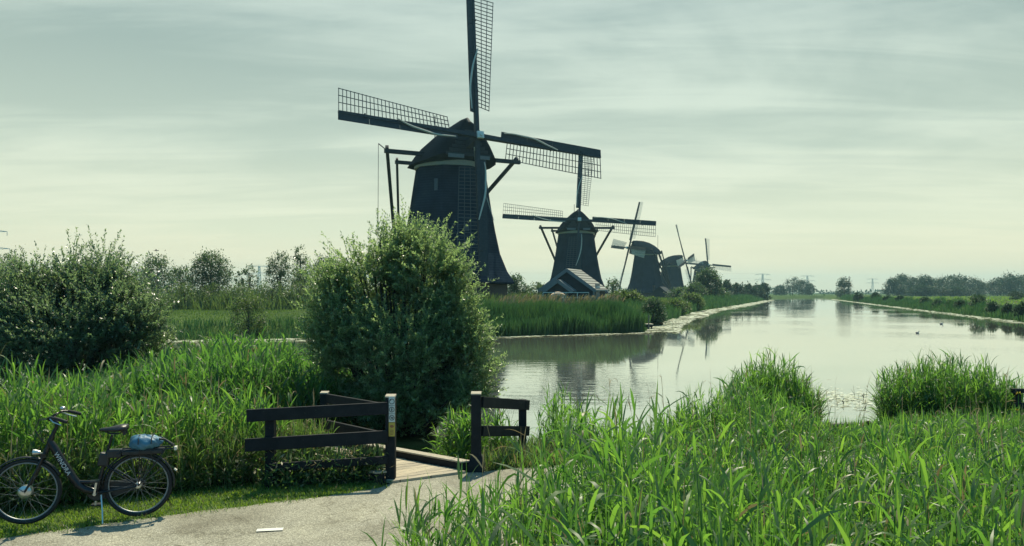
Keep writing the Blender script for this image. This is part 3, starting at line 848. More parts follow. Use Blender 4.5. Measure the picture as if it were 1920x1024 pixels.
# low white railing and canvas cover in front of it
p0, p1 = at(1018, 548, 78), at(1104, 548, 78)
fr_ = thing('railing', (p0.x, 78, gz(p0.x, 78)), 'thin white railing among reed plumes in front of the gabled shed', 'railing')
W_ = p1.x - p0.x; hz_ = 2.42 - gz(p0.x, 78)
rl = MB(); rl.bar((0, 0, hz_), (W_, 0, hz_), .06, .06); rl.bar((0, 0, hz_ - .5), (W_, 0, hz_ - .5), .05, .05); rl.build('rail', M_WHITE, fr_)
for k in range(5):
    pp = MB(); pp.bar((W_ * k / 4, 0, -.3), (W_ * k / 4, 0, hz_ - .03), .06, .06, (0, 1, 0)); pp.build('post', M_WHITE, fr_)
cv = at(1046, 555, 79)
c_ = MB()
ringz = []
for k in range(7):
    t_ = -1 + k / 3
    hh = .36 * (1 - abs(t_) ** 2.2) + .03
    ringz.append([(t_ * .78, -.5, -.9), (t_ * .78, .5, -.9), (t_ * .78, .42, hh * .6), (t_ * .78, .0, hh), (t_ * .78, -.42, hh * .6)])
c_.rings(ringz)
o = c_.build('canvas_cover', M_TAN, None, True); o.location = (cv.x, 79, 2.12)
tag(o, 'tan canvas cover bulging above the plumes by the white railing', 'cover')
# dark sheds by the third mill
for u, v, Yy, W, Ln, lab in ((1237, 541, 205, 4.2, 6, 'small dark gabled shed at the foot of the third windmill, with chimney'), (1262, 541, 222, 3.8, 5, 'small dark gabled shed right of the one with a chimney, below the fourth windmill')):
    p = at(u, v, Yy); g_ = gz(p.x, Yy)
    s2 = gable_shed('shed', (p.x, Yy, g_), R(-24), W, Ln, 1.6, 3.3, M_SHEDWALL, M_DARKWOOD, M_DARKWOOD, lab, .2)
    if 'with chimney' in lab:
        ch = MB(); ch.box((-1.9, 1.5, 2.6), (.5, .5, 2.2)); ch.box((-1.9, 1.5, 3.75), (.6, .6, .12)); ch.build('chimney', M_BRICK, s2)

# jetty with mooring post
jp = at(1206, 610, 66)
jt = thing('jetty', (jp.x, 66, WATER_Z), 'small pale plank jetty at the end of the tall reed bank', 'jetty')
j = MB(); j.box((0, 0, .42), (1.5, 1.1, .07)); j.build('jetty_deck', M_POSTTOP, jt)
for sx in (-.62, .62):
    j = MB(); j.bar((sx, -.42, -.9), (sx, -.42, .38), .1, .1, (0, 1, 0)); j.build('jetty_leg', M_FENCE, jt)
j = MB(); j.bar((.0, -.5, .2), (.0, -.46, .36), 1.4, .05, (0, 1, 0)); j.build('jetty_beam', M_FENCE, jt)
mp_ = at(1216.5, 590, 65.4)
j = MB(); j.tube([(0, 0, -1.2), (0, 0, 1.05)], .05, 8); j.tube([(0, 0, 1.05), (0, 0, 1.15)], .07, 8)
o = j.build('mooring_post', M_POSTGREY, None, True); o.location = (mp_.x, 65.4, WATER_Z); tag(o, 'thin grey mooring post standing in the water beside the plank jetty', 'post')

# ------------------------------------------------------------------ footbridge
B0 = Vector((-1.07, 10.50, 0)); bd = Vector((-.78, .63, 0)).normalized(); bx = Vector((bd.y, -bd.x, 0))
br_ = thing('footbridge', B0, 'short pale plank footbridge leading between the dark fences into the reeds', 'footbridge', None, math.atan2(bd.y, bd.x) - math.pi / 2)


def skew(mb):            # the near end is cut parallel to the path
    mb.v = [(x_, y_ - .35 * x_, z_) for x_, y_, z_ in mb.v]
    return mb


d_ = MB()
for k in range(31):      # separate boards with open joints
    d_.box((0.0, .075 + .147 * k, .02 + random.uniform(-.003, .003)), (1.02 + random.uniform(-.02, .02), .138, .045))
skew(d_).build('bridge_deck', M_DECK, br_, bevel=.006)
for s_ in (-1, 1):
    k_ = MB(); k_.bar((s_ * .585, .12, .03), (s_ * .585, 4.5, .03), .13, .20); ob = skew(k_).build('kerb_beam', M_FENCE, br_, bevel=.01)
    k_ = MB(); k_.box((s_ * .585, 2.3, .142), (.15, 4.4, .022)); skew(k_).build('kerb_lit_top', M_POSTTOP, ob, bevel=.004)  # pale slab puts the kerb's sunlit top into colour above its dark side
    k_ = MB(); k_.bar((s_ * .45, .2, -.16), (s_ * .45, 4.4, -.16), .14, .26); skew(k_).build('bridge_girder', M_FENCE, br_)


# ------------------------------------------------------------------ fences
def fence_post(name, p, h, root, w_=.12, flare=False, topm=True):
    po = MB()
    po.bar(p + Vector((0, 0, -.45)), p + Vector((0, 0, h)), w_, w_, (0, 1, 0))
    o = po.build(name, M_FENCE, root, bevel=.008)
    if topm:
        c2 = MB(); c2.box(p + Vector((0, 0, h + .009)), (w_ * 1.03, w_ * 1.03, .018), Matrix.Rotation(.12, 3, 'X')); c2.build('post_top', M_POSTTOP, o)
    return o


rz = math.atan2(-.98, -1.52)
A = Vector((-1.57, 10.36, 0))                     # post with the sign
lf = thing('fence', A, 'dark two-rail timber fence left of the footbridge, ending at the post with the signs', 'fence')
dl = Vector((-1.48, -.27, -.07)).normalized(); nl = Vector((-dl.y, dl.x, 0))
pA = fence_post('post', Vector((0, 0, 0)), 1.10, lf, .125)
fence_post('post', dl * 1.50, 1.0, lf, .115, topm=False)
for z, hh, e in ((.965, .155, 1.78), (.60, .16, 1.80), (.30, .10, 1.5)):
    r_ = MB(); r_.bar(dl * .045 + nl * .085 + Vector((0, 0, z)), dl * e + nl * .085 + Vector((0, 0, z + .03)), .045, hh); r_.build('rail', M_FENCE, lf, bevel=.006)
pd = Vector((-1.2, 1.34, 0)).normalized()
bf = thing('fence', A + pd * .12, 'dark parapet fence running back along the left edge of the footbridge', 'fence')
fence_post('post', pd * 1.62, .98, bf, .11)
for z in (.93, .55):
    r_ = MB(); r_.bar(Vector((0, 0, z)), pd * 1.72 + Vector((0, 0, z - .02)), .045, .13); r_.build('rail', M_FENCE, bf, bevel=.006)
C1 = Vector((-.49, 10.95, 0))
rf_ = thing('fence', C1, 'short dark timber fence right of the footbridge, running back into the reeds', 'fence')
D1 = Vector((.16, 12.15, 0)) - C1
p_ = fence_post('post', Vector((0, 0, 0)), 1.06, rf_, .135)
fl = MB(); fl.rings([[(sx * q, sy * q, z) for sx, sy in ((-1, -1), (1, -1), (1, 1), (-1, 1))] for z, q in ((-.3, .12), (.1, .105), (.24, .069))]); fl.build('post_foot', M_FENCE, p_)
fence_post('post', D1 + Vector((0, 0, -.22)), 1.04, rf_, .12, topm=False)
for z, hh in ((.945, .15), (.55, .145)):
    r_ = MB(); r_.bar(Vector((.08, .0, z)), D1 * 1.06 + Vector((.05, 0, z - .22)), .05, hh); r_.build('rail', M_FENCE, rf_, bevel=.006)
# long low rail of the bank and timber edging
te = thing('timber_edging', (6.4, 16.75, -.42), 'low dark plank edging at the water between the two reed clumps', 'edging')
k_ = MB(); k_.bar((0, 0, -.1), (2.0, .35, -.1), .06, .34); k_.build('plank', M_FENCE, te, bevel=.01)
k_ = MB(); k_.bar((0, 0, .09), (2.0, .35, .09), .16, .04); k_.build('plank_cap', M_POSTGREY, te)
for q in (.1, .55, .95):
    k_ = MB(); k_.tube([(2.0 * q, .35 * q - .1, -.6), (2.0 * q, .35 * q - .1, .16)], .05, 8); k_.build('stake', M_FENCE, te)
wr = at(1908, 731, 16.4)
rr_ = thing('railing', (wr.x, 16.4, -.3), 'dark timber rail behind yellow irises beside the wide reed clump', 'railing')
k_ = MB(); k_.bar((-.12, 0, .73), (2.2, -.1, .73), .1, .09); k_.build('rail', M_FENCE, rr_, bevel=.01)
k_ = MB(); k_.bar((-.12, 0, .42), (2.2, -.1, .42), .05, .14); k_.build('rail', M_FENCE, rr_, bevel=.01)
for q in (0.03, 1.9):
    k_ = MB(); k_.bar((q, .06, -.6), (q, .06, .68), .1, .1, (0, 1, 0)); k_.build('post', M_FENCE, rr_)

# ------------------------------------------------------------------ sign strip on the post
sg = thing('sign', A + Vector((.024, -.064, .60)), 'narrow white and yellow sign strip with round pictograms on the fence post', 'sign')
s1 = MB(); s1.box((0, -.004, .345), (.078, .006, .33)); pw = s1.build('white_plate', M_SIGNW, sg)
s1 = MB(); s1.box((0, -.004, .085), (.078, .006, .178)); py_ = s1.build('yellow_plate', M_SIGNY, sg)
for k in range(3):
    z = .445 - .105 * k
    t_ = MB(); t_.torus((0, -.009, z), .031, .0035, 28, 6)
    if k == 0:
        t_.bar((-.024, -.009, z + .024), (-.012, -.009, z + .012), .007, .003, (0, 1, 0)); t_.bar((-.012, -.009, z + .026), (-.012, -.009, z + .008), .005, .003, (0, 1, 0))
    elif k == 1:       # walker
        t_.ball((.001, -.009, z + .018), (.005, .002, .005), 8, 6)
        t_.bar((.0, -.009, z + .012), (-.002, -.009, z - .004), .009, .003, (0, 1, 0))
        t_.bar((-.002, -.009, z - .003), (.007, -.009, z - .022), .004, .003, (0, 1, 0)); t_.bar((-.002, -.009, z - .003), (-.009, -.009, z - .021), .004, .003, (0, 1, 0))
        t_.bar((.001, -.009, z + .010), (.010, -.009, z), .003, .003, (0, 1, 0)); t_.bar((.0, -.009, z + .010), (-.010, -.009, z + .001), .003, .003, (0, 1, 0))
    else:              # dog, struck through
        t_.bar((-.013, -.009, z), (.010, -.009, z + .001), .008, .003, (0, 1, 0)); t_.ball((.014, -.009, z + .006), (.006, .002, .005), 8, 6)
        for q in (-.012, -.006, .004, .009): t_.bar((q, -.009, z), (q, -.009, z - .014), .003, .003, (0, 1, 0))
        t_.bar((-.021, -.0115, z + .021), (.021, -.0115, z - .021), .004, .003, (0, 1, 0))
    t_.build('pictogram', M_SIGNB, pw)
    if k < 2:
        t_ = MB(); t_.box((0, -.0085, z - .0525), (.078, .003, .003)); t_.build('divider', M_SIGNB, pw)
t_ = MB(); t_.tube([(0, -.006, .125), (0, -.0095, .125)], .02, 20); t_.v = [(p[0] * 1.35, p[1], .125 + (p[2] - .125) * .9) for p in t_.v]; t_.build('emblem', M_SIGNR, py_)
for z, ww in ((.075, .05), (.058, .044), (.04, .05), (.022, .036)):
    t_ = MB(); t_.box((0, -.0085, z), (ww, .003, .006)); t_.build('text_line', M_SIGNR, py_)

# ------------------------------------------------------------------ bicycle
RH = Vector((-4.06, 8.70, 0)); FH = Vector((-5.06, 8.42, 0)); bdir = (FH - RH).normalized(); WB = 1.09
bk = thing('bicycle', (RH.x, RH.y, .012), 'black step-through bicycle standing on the grass verge with a blue bag on its rack', 'bicycle', None, math.atan2(bdir.y, bdir.x))
WR = .345       # local +X is forward, +Y away from the viewer's side is -Y... wheels lie in the XZ plane


def wheel(cx, hub_r, lab):
    c = Vector((cx, 0, WR))
    ti = MB(); ti.torus(c, WR - .021, .021, 56, 10); wh_ = ti.build('wheel', M_RUBBER, bk, True)
    ri = MB(); ri.torus(c, WR - .047, .009, 56, 8, sy=1.1); ri.build('rim', M_RIM, wh_, True)
    sp = MB()
    for k in range(28):
        a_ = 2 * math.pi * k / 28; b_ = a_ + (.55 if k % 2 else -.55)
        y0 = .028 if k % 4 < 2 else -.028
        sp.tube([c + Vector((math.cos(b_) * hub_r, y0, math.sin(b_) * hub_r)), c + Vector((math.cos(a_) * (WR - .055), 0, math.sin(a_) * (WR - .055)))], .0014, 4)
    sp.build('spokes', M_RIM, wh_)
    hb_ = MB(); hb_.tube([c + Vector((0, q, 0)) for q in (-.05, -.048, -.036, .036, .048, .05)], [hub_r * .35, hub_r * .8, hub_r, hub_r, hub_r * .8, hub_r * .35], 24)
    hb_.tube([c + Vector((0, -.08, 0)), c + Vector((0, .08, 0))], .008, 8); hb_.build('hub', M_CHROME, wh_, True)
    return wh_


wheel(WB, .066, 'front'); wheel(0, .036, 'rear')
f_ = MB()
pts = [(.865, 0, .86), (.83, 0, .80), (.74, 0, .63), (.64, 0, .455), (.585, 0, .375), (.52, 0, .325), (.42, 0, .295)]
f_.tube(pts, [.034, .040, .041, .041, .041, .040, .038], 12)
f_.tube([(.60, 0, .415), (.50, 0, .405), (.385, 0, .41)], [.02, .02, .018], 10)
f_.tube([(.42, 0, .27), (.335, 0, .62), (.315, 0, .70)], .021, 12)
f_.tube([(.905, 0, .735), (.84, 0, .92)], .027, 12)
for s_ in (-1, 1):
    f_.tube([(.42, s_ * .03, .285), (0.0, s_ * .065, WR)], .011, 8)
    f_.tube([(.345, s_ * .025, .60), (0.0, s_ * .065, WR)], .009, 8)
f_.tube([(.42, -.05, .29), (.42, .05, .29)], .03, 12)
frm = f_.build('frame', M_BIKE, bk, True)
fk = MB()
fk.tube([(.915, -.0, .72), (.91, 0, .735)], .03, 10)
for s_ in (-1, 1): fk.tube([(.913, s_ * .045, .72), (.96, s_ * .052, .60), (1.045, s_ * .055, .42), (WB, s_ * .055, WR)], [.017, .017, .013, .010], 8)
fk.bar((.913, -.06, .72), (.913, .06, .72), .05, .04); fk.build('fork', M_BIKE, bk, True)
stm = MB(); stm.tube([(.845, 0, .91), (.80, 0, 1.01), (.80, 0, 1.055), (.83, 0, 1.085)], [.022, .019, .022, .018], 10); stm.build('stem', M_BIKE, bk, True)
hbm = MB()
hl = lambda s_: [(.83, 0, 1.085), (.845, s_ * .08, 1.095), (.84, s_ * .17, 1.125), (.80, s_ * .235, 1.145), (.74, s_ * .265, 1.135), (.64, s_ * .29, 1.10)]
for s_ in (-1, 1): hbm.tube(hl(s_), .0125, 8)
hb_ = hbm.build('handlebar', M_BIKE, bk, True)
for s_ in (-1, 1):
    g_ = MB(); g_.tube([(.755, s_ * .262, 1.139), (.70, s_ * .276, 1.122), (.63, s_ * .293, 1.097)], [.017, .019, .018], 10); g_.build('grip', M_RUBBER, hb_, True)
    g_ = MB(); g_.tube([(.80, s_ * .235, 1.13), (.76, s_ * .275, 1.10), (.68, s_ * .30, 1.07)], [.008, .007, .006], 6); g_.build('brake_lever', M_CHROME, hb_, True)
bl_ = MB(); bl_.ball((.79, -.2, 1.18), (.03, .03, .022), 12, 8); bl_.build('bell', M_CHROME, hb_, True)
dsp = MB(); dsp.box((.83, -.05, 1.13), (.05, .075, .025), Matrix.Rotation(.5, 3, 'Y')); dsp.build('display', M_PLASTIC, hb_, bevel=.005)
ca = MB()
for q, y_ in ((.0, -.03), (.03, .02), (.05, -.05)):
    ca.tube([(.84, y_, 1.10), (.93 + q, y_, 1.09), (.965 + q, y_ * .5, .98), (.92, y_ * .3, .84)], .004, 5)
ca.build('cables', M_PLASTIC, hb_, True)
sp = MB(); sp.tube([(.318, 0, .69), (.262, 0, .90)], .014, 10); sp.build('seat_post', M_BIKE, bk, True)
sd = MB(); rg = []
for q, hw, tp_, dp in ((-.135, .055, 1.0, .05), (-.12, .095, 1.01, .075), (-.06, .105, 1.012, .085), (.0, .085, .998, .075), (.06, .045, .985, .055), (.12, .026, .98, .045), (.15, .018, .972, .03)):
    row = []
    for k in range(12):
        a_ = math.pi * 2 * k / 12
        zz = math.sin(a_)
        row.append((.235 + q, hw * math.cos(a_), tp_ - dp / 2 + dp / 2 * (zz if zz > 0 else zz * .8)))
    rg.append(row)
sd.rings(rg); sdl = sd.build('saddle', M_LEATHER, bk, True, angle=60)
ss = MB()
for s_ in (-1, 1): ss.tube([(.36, s_ * .012, .955), (.28, s_ * .02, .915), (.2, s_ * .035, .91), (.125, s_ * .045, .95)], .005, 6)
for s_ in (-1, 1): ss.tube([(.135, s_ * .05, .90), (.135, s_ * .05, .955)], .018, 8)
ss.build('saddle_springs', M_PLASTIC, sdl, True)
ck = MB(); ck.tube([(.42, -.085, .285), (.42, .075, .285)], .018, 10); ck.bar((.42, -.085, .285), (.395, -.09, .44), .022, .016, (0, 1, 0)); ck.bar((.42, .075, .285), (.445, .08, .13), .022, .016, (0, 1, 0))
crk = ck.build('crank', M_CHROME, bk, bevel=.004)
for x_, y_, z_ in ((.395, -.14, .442), (.445, .13, .128)):
    pd = MB(); pd.box((x_, y_, z_), (.095, .085, .024)); pd.build('pedal', M_PLASTIC, crk, bevel=.006)
cc = MB()
rg = [[(.42 + .095 * math.cos(a_) if False else 0, 0, 0)] for a_ in ()]
outl = [(.42 + .10 * math.cos(a_), .285 + .10 * math.sin(a_)) for a_ in np.linspace(-math.pi / 2, math.pi / 2, 9)] + [(.06 * math.cos(a_), WR + .058 * math.sin(a_)) for a_ in np.linspace(math.pi / 2, 3 * math.pi / 2, 9)]
cc.rings([[(p[0], -.062, p[1]) for p in outl], [(p[0], -.04, p[1]) for p in outl]]); cc.build('chain_case', M_PLASTIC, bk, bevel=.006)
for cx, a0, a1, nm in ((0, R(-8), R(178), 'rear'), (WB, R(25), R(172), 'front')):
    fd = MB(); m_ = 36; V_ = []; Fc = []
    for i in range(m_ + 1):
        a_ = (math.pi - a1 if nm == 'front' else math.pi - a1) + (a1 - a0) * i / m_
        for y_, rr in ((-.027, WR + .010), (-.018, WR + .021), (0, WR + .025), (.018, WR + .021), (.027, WR + .010)):
            V_.append((cx + rr * math.cos(a_), y_, WR + rr * math.sin(a_)))
    for i in range(m_):
        for k in range(4): Fc.append((i * 5 + k, i * 5 + k + 1, (i + 1) * 5 + k + 1, (i + 1) * 5 + k))
    fd.add(V_, Fc); fo = fd.build('mudguard', M_PLASTIC, bk, True)
    so_ = fo.modifiers.new('solid', 'SOLIDIFY'); so_.thickness = .003
    st_ = MB()
    for s_ in (-1, 1):
        a_ = R(150) if nm == 'rear' else R(55)
        for aa in ((R(145), R(110)) if nm == 'rear' else (R(40),)):
            st_.tube([(cx, s_ * .06, WR), (cx + (WR + .012) * math.cos(aa), s_ * .03, WR + (WR + .012) * math.sin(aa))], .0025, 5)
    st_.build('mudguard_stay', M_PLASTIC, fo)
fl_ = MB(); fl_.bar((-.36, 0, .50), (-.385, 0, .48), .045, .012); fl_.build('mud_flap', M_REFLECT, bk)
rk = MB()
for s_ in (-1, 1):
    rk.tube([(.20, s_ * .05, .735), (-.36, s_ * .07, .735)], .007, 6)
    rk.tube([(-.02, s_ * .07, .735), (-.01, s_ * .07, WR)], .006, 6); rk.tube([(-.28, s_ * .07, .735), (-.01, s_ * .07, WR)], .006, 6); rk.tube([(.12, s_ * .07, .735), (.30, s_ * .03, .66)], .006, 6)
    rk.tube([(-.12, s_ * .075, .735), (-.17, s_ * .085, .56), (-.10, s_ * .09, .47), (.03, s_ * .09, .50), (.08, s_ * .08, .72)], .005, 6)
for q in (.18, .02, -.16, -.35): rk.tube([(q, -.07, .735), (q, .07, .735)], .006, 6)
rk.build('rack', M_BIKE, bk, True)
bt = MB(); bt.box((-.05, 0, .705), (.42, .13, .05)); bt.box((.235, 0, .70), (.14, .11, .085)); bt.build('battery', M_PLASTIC, bk, bevel=.012)
bt = MB(); bt.box((.34, 0, .64), (.11, .085, .15), Matrix.Rotation(-.2, 3, 'Y')); bt.build('battery_lock', M_PLASTIC, bk, bevel=.02)
rl_ = MB(); rl_.box((-.375, 0, .725), (.03, .09, .04)); rl_.build('rear_light', M_REFLECT, bk, bevel=.008)
hl_ = MB(); hl_.tube([(.955, 0, .745), (1.0, 0, .75), (1.02, 0, .75)], [.02, .032, .034], 12); hl_.bar((.93, 0, .735), (.97, 0, .745), .015, .015); hl_.build('headlight', M_CHROME, bk, True)
ks = MB(); ks.tube([(.36, -.05, .27), (.33, -.14, .12), (.315, -.20, .0)], [.009, .008, .008], 8); ks.build('kickstand', M_CHROME, bk, True)
tx = bpy.data.curves.new('lettering', 'FONT'); tx.body = 'WINORA'; tx.size = .064; tx.extrude = .0006; tx.align_x = 'CENTER'; tx.align_y = 'CENTER'; tx.space_character = 1.05
to = link('lettering', tx, bk); to.data.materials.append(M_LETTER)
tv = (Vector(pts[3]) - Vector(pts[1])).normalized()     # along the down tube
# seen from local +Y side or -Y side: the viewer is on local +Y
yv = Vector((0, 1, 0))
vy = (RH * -1 + Vector((0, 0, 0)))
view_local = Matrix.Rotation(-math.atan2(bdir.y, bdir.x), 3, 'Z') @ Vector((-RH.x, -RH.y, 0))
side = 1.0 if view_local.y > 0 else -1.0
zax = Vector((0, side, 0)); xax = tv; yax = zax.cross(xax)
Mx = Matrix((xax, yax, zax)).transposed().to_4x4(); Mx.translation = Vector((.735, side * .0415, .622))
bpy.context.view_layer.update()
tme = bpy.data.meshes.new_from_object(to.evaluated_get(bpy.context.evaluated_depsgraph_get()))
bpy.data.objects.remove(to); to = link('lettering', tme, bk)
if not tme.materials: tme.materials.append(M_LETTER)
to.matrix_local = Mx
if side > 0:       # crank arm, chain case and stand belong on the side towards the path
    for o in bk.children:
        if o.name.split('.')[0] in ('crank', 'kickstand'):
            o.scale.y = -1
# blue bag strapped on the rack
bag = thing('bag', bk.location + Matrix.Rotation(math.atan2(bdir.y, bdir.x), 3, 'Z') @ Vector((-.075, 0, .742)), 'crumpled blue bag strapped on the rack of the black bicycle', 'bag', None, math.atan2(bdir.y, bdir.x))
bb = MB(); V_ = []; Fc = []; nu, nv = 40, 20
for j_ in range(nv + 1):
    t_ = math.pi * j_ / nv
    for i in range(nu):
        a_ = 2 * math.pi * i / nu
        fx = math.sin(t_) ** .7 * math.cos(a_); fy = math.sin(t_) ** .7 * math.sin(a_); fz = math.cos(t_)
        k_ = 1 + .05 * math.sin(5 * a_ + 3 * t_) + .04 * math.sin(9 * a_ - 5 * t_ + 1) + .03 * math.sin(14 * a_ + 7 * fz)
        V_.append((.165 * fx * k_ + .0, .12 * fy * k_, .062 + .07 * fz * k_ * (1.1 + .25 * fx)))
for j_ in range(nv):
    for i in range(nu): Fc.append((j_ * nu + i, (j_ + 1) * nu + i, (j_ + 1) * nu + (i + 1) % nu, j_ * nu + (i + 1) % nu))
bb.add(V_, Fc); bb.build('bag_body', M_BAG, bag, True, angle=70)
sx = MB()
for q in (-.07, .06): sx.tube([(q, .13 * math.cos(a_), .06 + .085 * math.sin(a_)) for a_ in np.linspace(0, math.pi, 13)], .006, 6)
sx.tube([(-.14, .05, .10), (-.19, .02, .085), (-.25, .03, .04), (-.27, .02, .01)], .012, 6); sx.tube([(-.14, -.04, .11), (-.2, -.03, .07), (-.28, .0, .02)], .009, 6)
sx.build('strap', M_PLASTIC, bag, True)


# ------------------------------------------------------------------ reeds and grasses (stuff)
def reeds(name, P, h, mat_, label, nl=7, lw=.026, ll=.42, stem=.009, up=(50, 80), cat='reeds', kind='stuff', parent=None, top=True, droop=(.3, 1.5), zoff=None, nseg=4, vary=.14):
    P = np.asarray(P); n = len(P); h = np.broadcast_to(h, (n,)) * np.clip(rng.normal(1.0, vary, n), .45, 1.38)
    z = ground_z(P[:, 0], P[:, 1]) if zoff is None else np.full(n, zoff)
    B = np.stack([P[:, 0], P[:, 1], z - .03], 1)
    la = rng.uniform(0, 2 * math.pi, n); le = np.abs(rng.normal(0, R(5.5), n))
    dirv = np.stack([np.sin(le) * np.cos(la), np.sin(le) * np.sin(la), np.cos(le)], 1)
    q = Quads()
    v, T = ribbons(B, la, math.pi / 2 - le, h * .93, np.full(n, stem), np.zeros(n), 1, rng.uniform(0, 3.1, n), [1, .7]); q.add(v, T)
    for k in range(nl):
        t_ = .22 + .74 * (k + rng.uniform(-.3, .3, n)) / max(nl - 1, 1)
        t_ = np.clip(t_, .1, .97)
        b = B + dirv * (h * t_)[:, None]
        az = la * 0 + rng.uniform(0, 2 * math.pi, n)
        el = np.radians(rng.uniform(up[0], up[1], n)) + R(16) * (t_ - .72)
        arch = rng.random(n) < .30
        el = np.where(arch, el - R(14), el)
        ln = ll * rng.uniform(.6, 1.15, n) * np.minimum(1.0, .45 + h / 1.6) * (1.0 - .25 * (t_ > .85))
        v, T = ribbons(b, az, el, ln, lw * rng.uniform(.6, 1.25, n), rng.uniform(droop[0], droop[1], n) ** 1.2 * np.where(arch, 1.9, .9) + .05, nseg, rng.normal(0, .55, n)); q.add(v, T)
    if top:
        v, T = ribbons(B + dirv * (h * .9)[:, None], la, math.pi / 2 - le - .05, .30 * rng.uniform(.5, 1.2, n), lw * .75 * np.ones(n), rng.uniform(-.1, .6, n), 3, rng.uniform(-1, 1, n)); q.add(v, T)
    o = q.build(name, mat_, parent)
    if parent is None: tag(o, label, cat, kind=kind)
    return o


def fnoise(P, s, seed=0):
    x, y = P[:, 0] * s + seed * 7.3, P[:, 1] * s + seed * 3.1
    return .5 + .25 * np.sin(x * 1.7 + 1.3 * np.sin(y * 1.1)) + .25 * np.sin(y * 2.3 + 1.7 * np.sin(x * .9 + 2))


# near bed between camera and path, right
NB = [(-1.25, 5.9), (-1.0, 6.5), (-.3, 7.15), (.9, 7.95), (2.3, 8.75), (4.6, 9.2), (8, 9.6), (8, 4.2), (3.6, 3.2), (-.6, 3.6), (-1.1, 4.8)]
P = scatter(NB, 4300)
P = P[(P[:, 0] > .5) | (rng.random(len(P)) < .30 + .6 * np.clip((P[:, 0] + .6) / 1.1, 0, 1))]
P = P[960 + F * P[:, 0] / P[:, 1] > 705 + 190 * rng.random(len(P)) ** 2]
rt = np.clip((P[:, 0] + .6) / 1.1, 0, 1)
hgt = np.clip((.44 + .20 * rt) + .06 * (9.3 - P[:, 1]), .4, 1.0) * (.80 + .36 * fnoise(P, 1.5)) * (1 + .30 * np.exp(-((P[:, 0] - .75) / .8) ** 2))
reeds('reed_bed', P, hgt, M_REED, 'bright green reeds filling the right foreground in front of the path', nl=10, lw=.0198, ll=.36, up=(38, 82), droop=(.3, 1.4), vary=.27, stem=.011)
# ragged fringe of the bed spilling on the path edge
P = np.concatenate([along([(-1.3, 5.7), (-1.0, 6.5), (-.3, 7.15), (.9, 7.95), (2.3, 8.75)], 110, (-.05, .35))])
P = P[960 + F * P[:, 0] / P[:, 1] > 735]
reeds('reed_fringe', P, .35 + .3 * rng.random(len(P)), M_REED, 'thin bright reed shoots scattered along the near edge of the path', nl=5, lw=.024, ll=.36)
# bank between path and water, right
SB = [(.45, 12.0), (1.2, 11.75), (2.6, 12.0), (4.8, 12.3), (12, 13), (14, 16.5), (9, 17.0), (6.4, 16.4), (4.2, 15.4), (2.2, 14.6), (.9, 14.4), (.35, 13.6)]
P = scatter(SB, 2500); P = P[~((P[:, 0] < .62) & (P[:, 1] < 12.5))]
U = 960 + F * P[:, 0] / P[:, 1]
hh = np.interp(U, [990, 1020, 1060, 1090, 1120, 1180, 1230, 1290, 1340, 1400, 1500, 1560, 1640, 1700, 1900], [.62, .74, .74, .5, .25, .13, .35, .6, .75, .78, .5, .22, .22, .32, .32])
reeds('reed_bank', P, hh, M_REED, 'green reeds on the bank between the path and the open water', nl=8, lw=.019, ll=.36, up=(44, 84), vary=.3)
# two clumps standing in the water
for (cx, cy, rx, ry, hh, n, lab, fall) in ((5.45, 16.7, .98, .8, 1.28, 620, 'rounded green reed clump at the water edge left of the timber edging', .42), (9.35, 17.1, 1.55, .8, 1.22, 900, 'wide green reed clump at the water edge near the right rail', .3)):
    a_ = rng.uniform(0, 2 * math.pi, n); r_ = np.sqrt(rng.random(n))
    P = np.stack([cx + rx * r_ * np.cos(a_), cy + ry * r_ * np.sin(a_)], 1)
    hgt = hh * (1 - fall * r_ ** 2) * (1 - .1 * (np.cos(a_) * r_ > .5))
    o = reeds('reed_clump', P, hgt, M_REED, lab, nl=9, lw=.020, ll=.44, zoff=-.55, kind=None, cat='reed clump', droop=(.1, 1.3), up=(38, 84), vary=.27)
    o['group'] = 'reed clumps standing in the water'
# left: reeds behind the bicycle
E0 = np.array([(-10, 4.9), (-5.09, 7.95), (-3.70, 8.81), (-2.0, 9.72), (-1.62, 10.1)])
P = along(E0, 2600, (1.25, 3.4))
P = P[~inside(np.array([(-2.2, 9.9), (-.2, 10.6), (-3.4, 14.6), (-5.2, 13)]), P[:, 0], P[:, 1])]
U = 960 + F * P[:, 0] / P[:, 1]
hh = np.interp(U, [-200, 0, 120, 180, 260, 340, 600, 700], [1.25, 1.22, 1.1, .92, .88, .86, .86, .8])
reeds('reed_bed', P, hh, M_REED, 'sunlit green reeds behind the bicycle and the left fence', nl=8, lw=.022, ll=.40, up=(44, 83), droop=(.2, 1.3), vary=.25)
P = along(E0, 2300, (.98, 1.7))
P = P[~inside(np.array([(-1.75, 9.9), (-.2, 10.6), (-3.4, 14.6), (-4.2, 13)]), P[:, 0], P[:, 1])]
reeds('tall_grass', P, .42 + .22 * rng.random(len(P)), M_WEED, 'mixed tall grass with dry stalks behind the bicycle along the verge', nl=7, lw=.014, ll=.34, stem=.005, up=(40, 80))
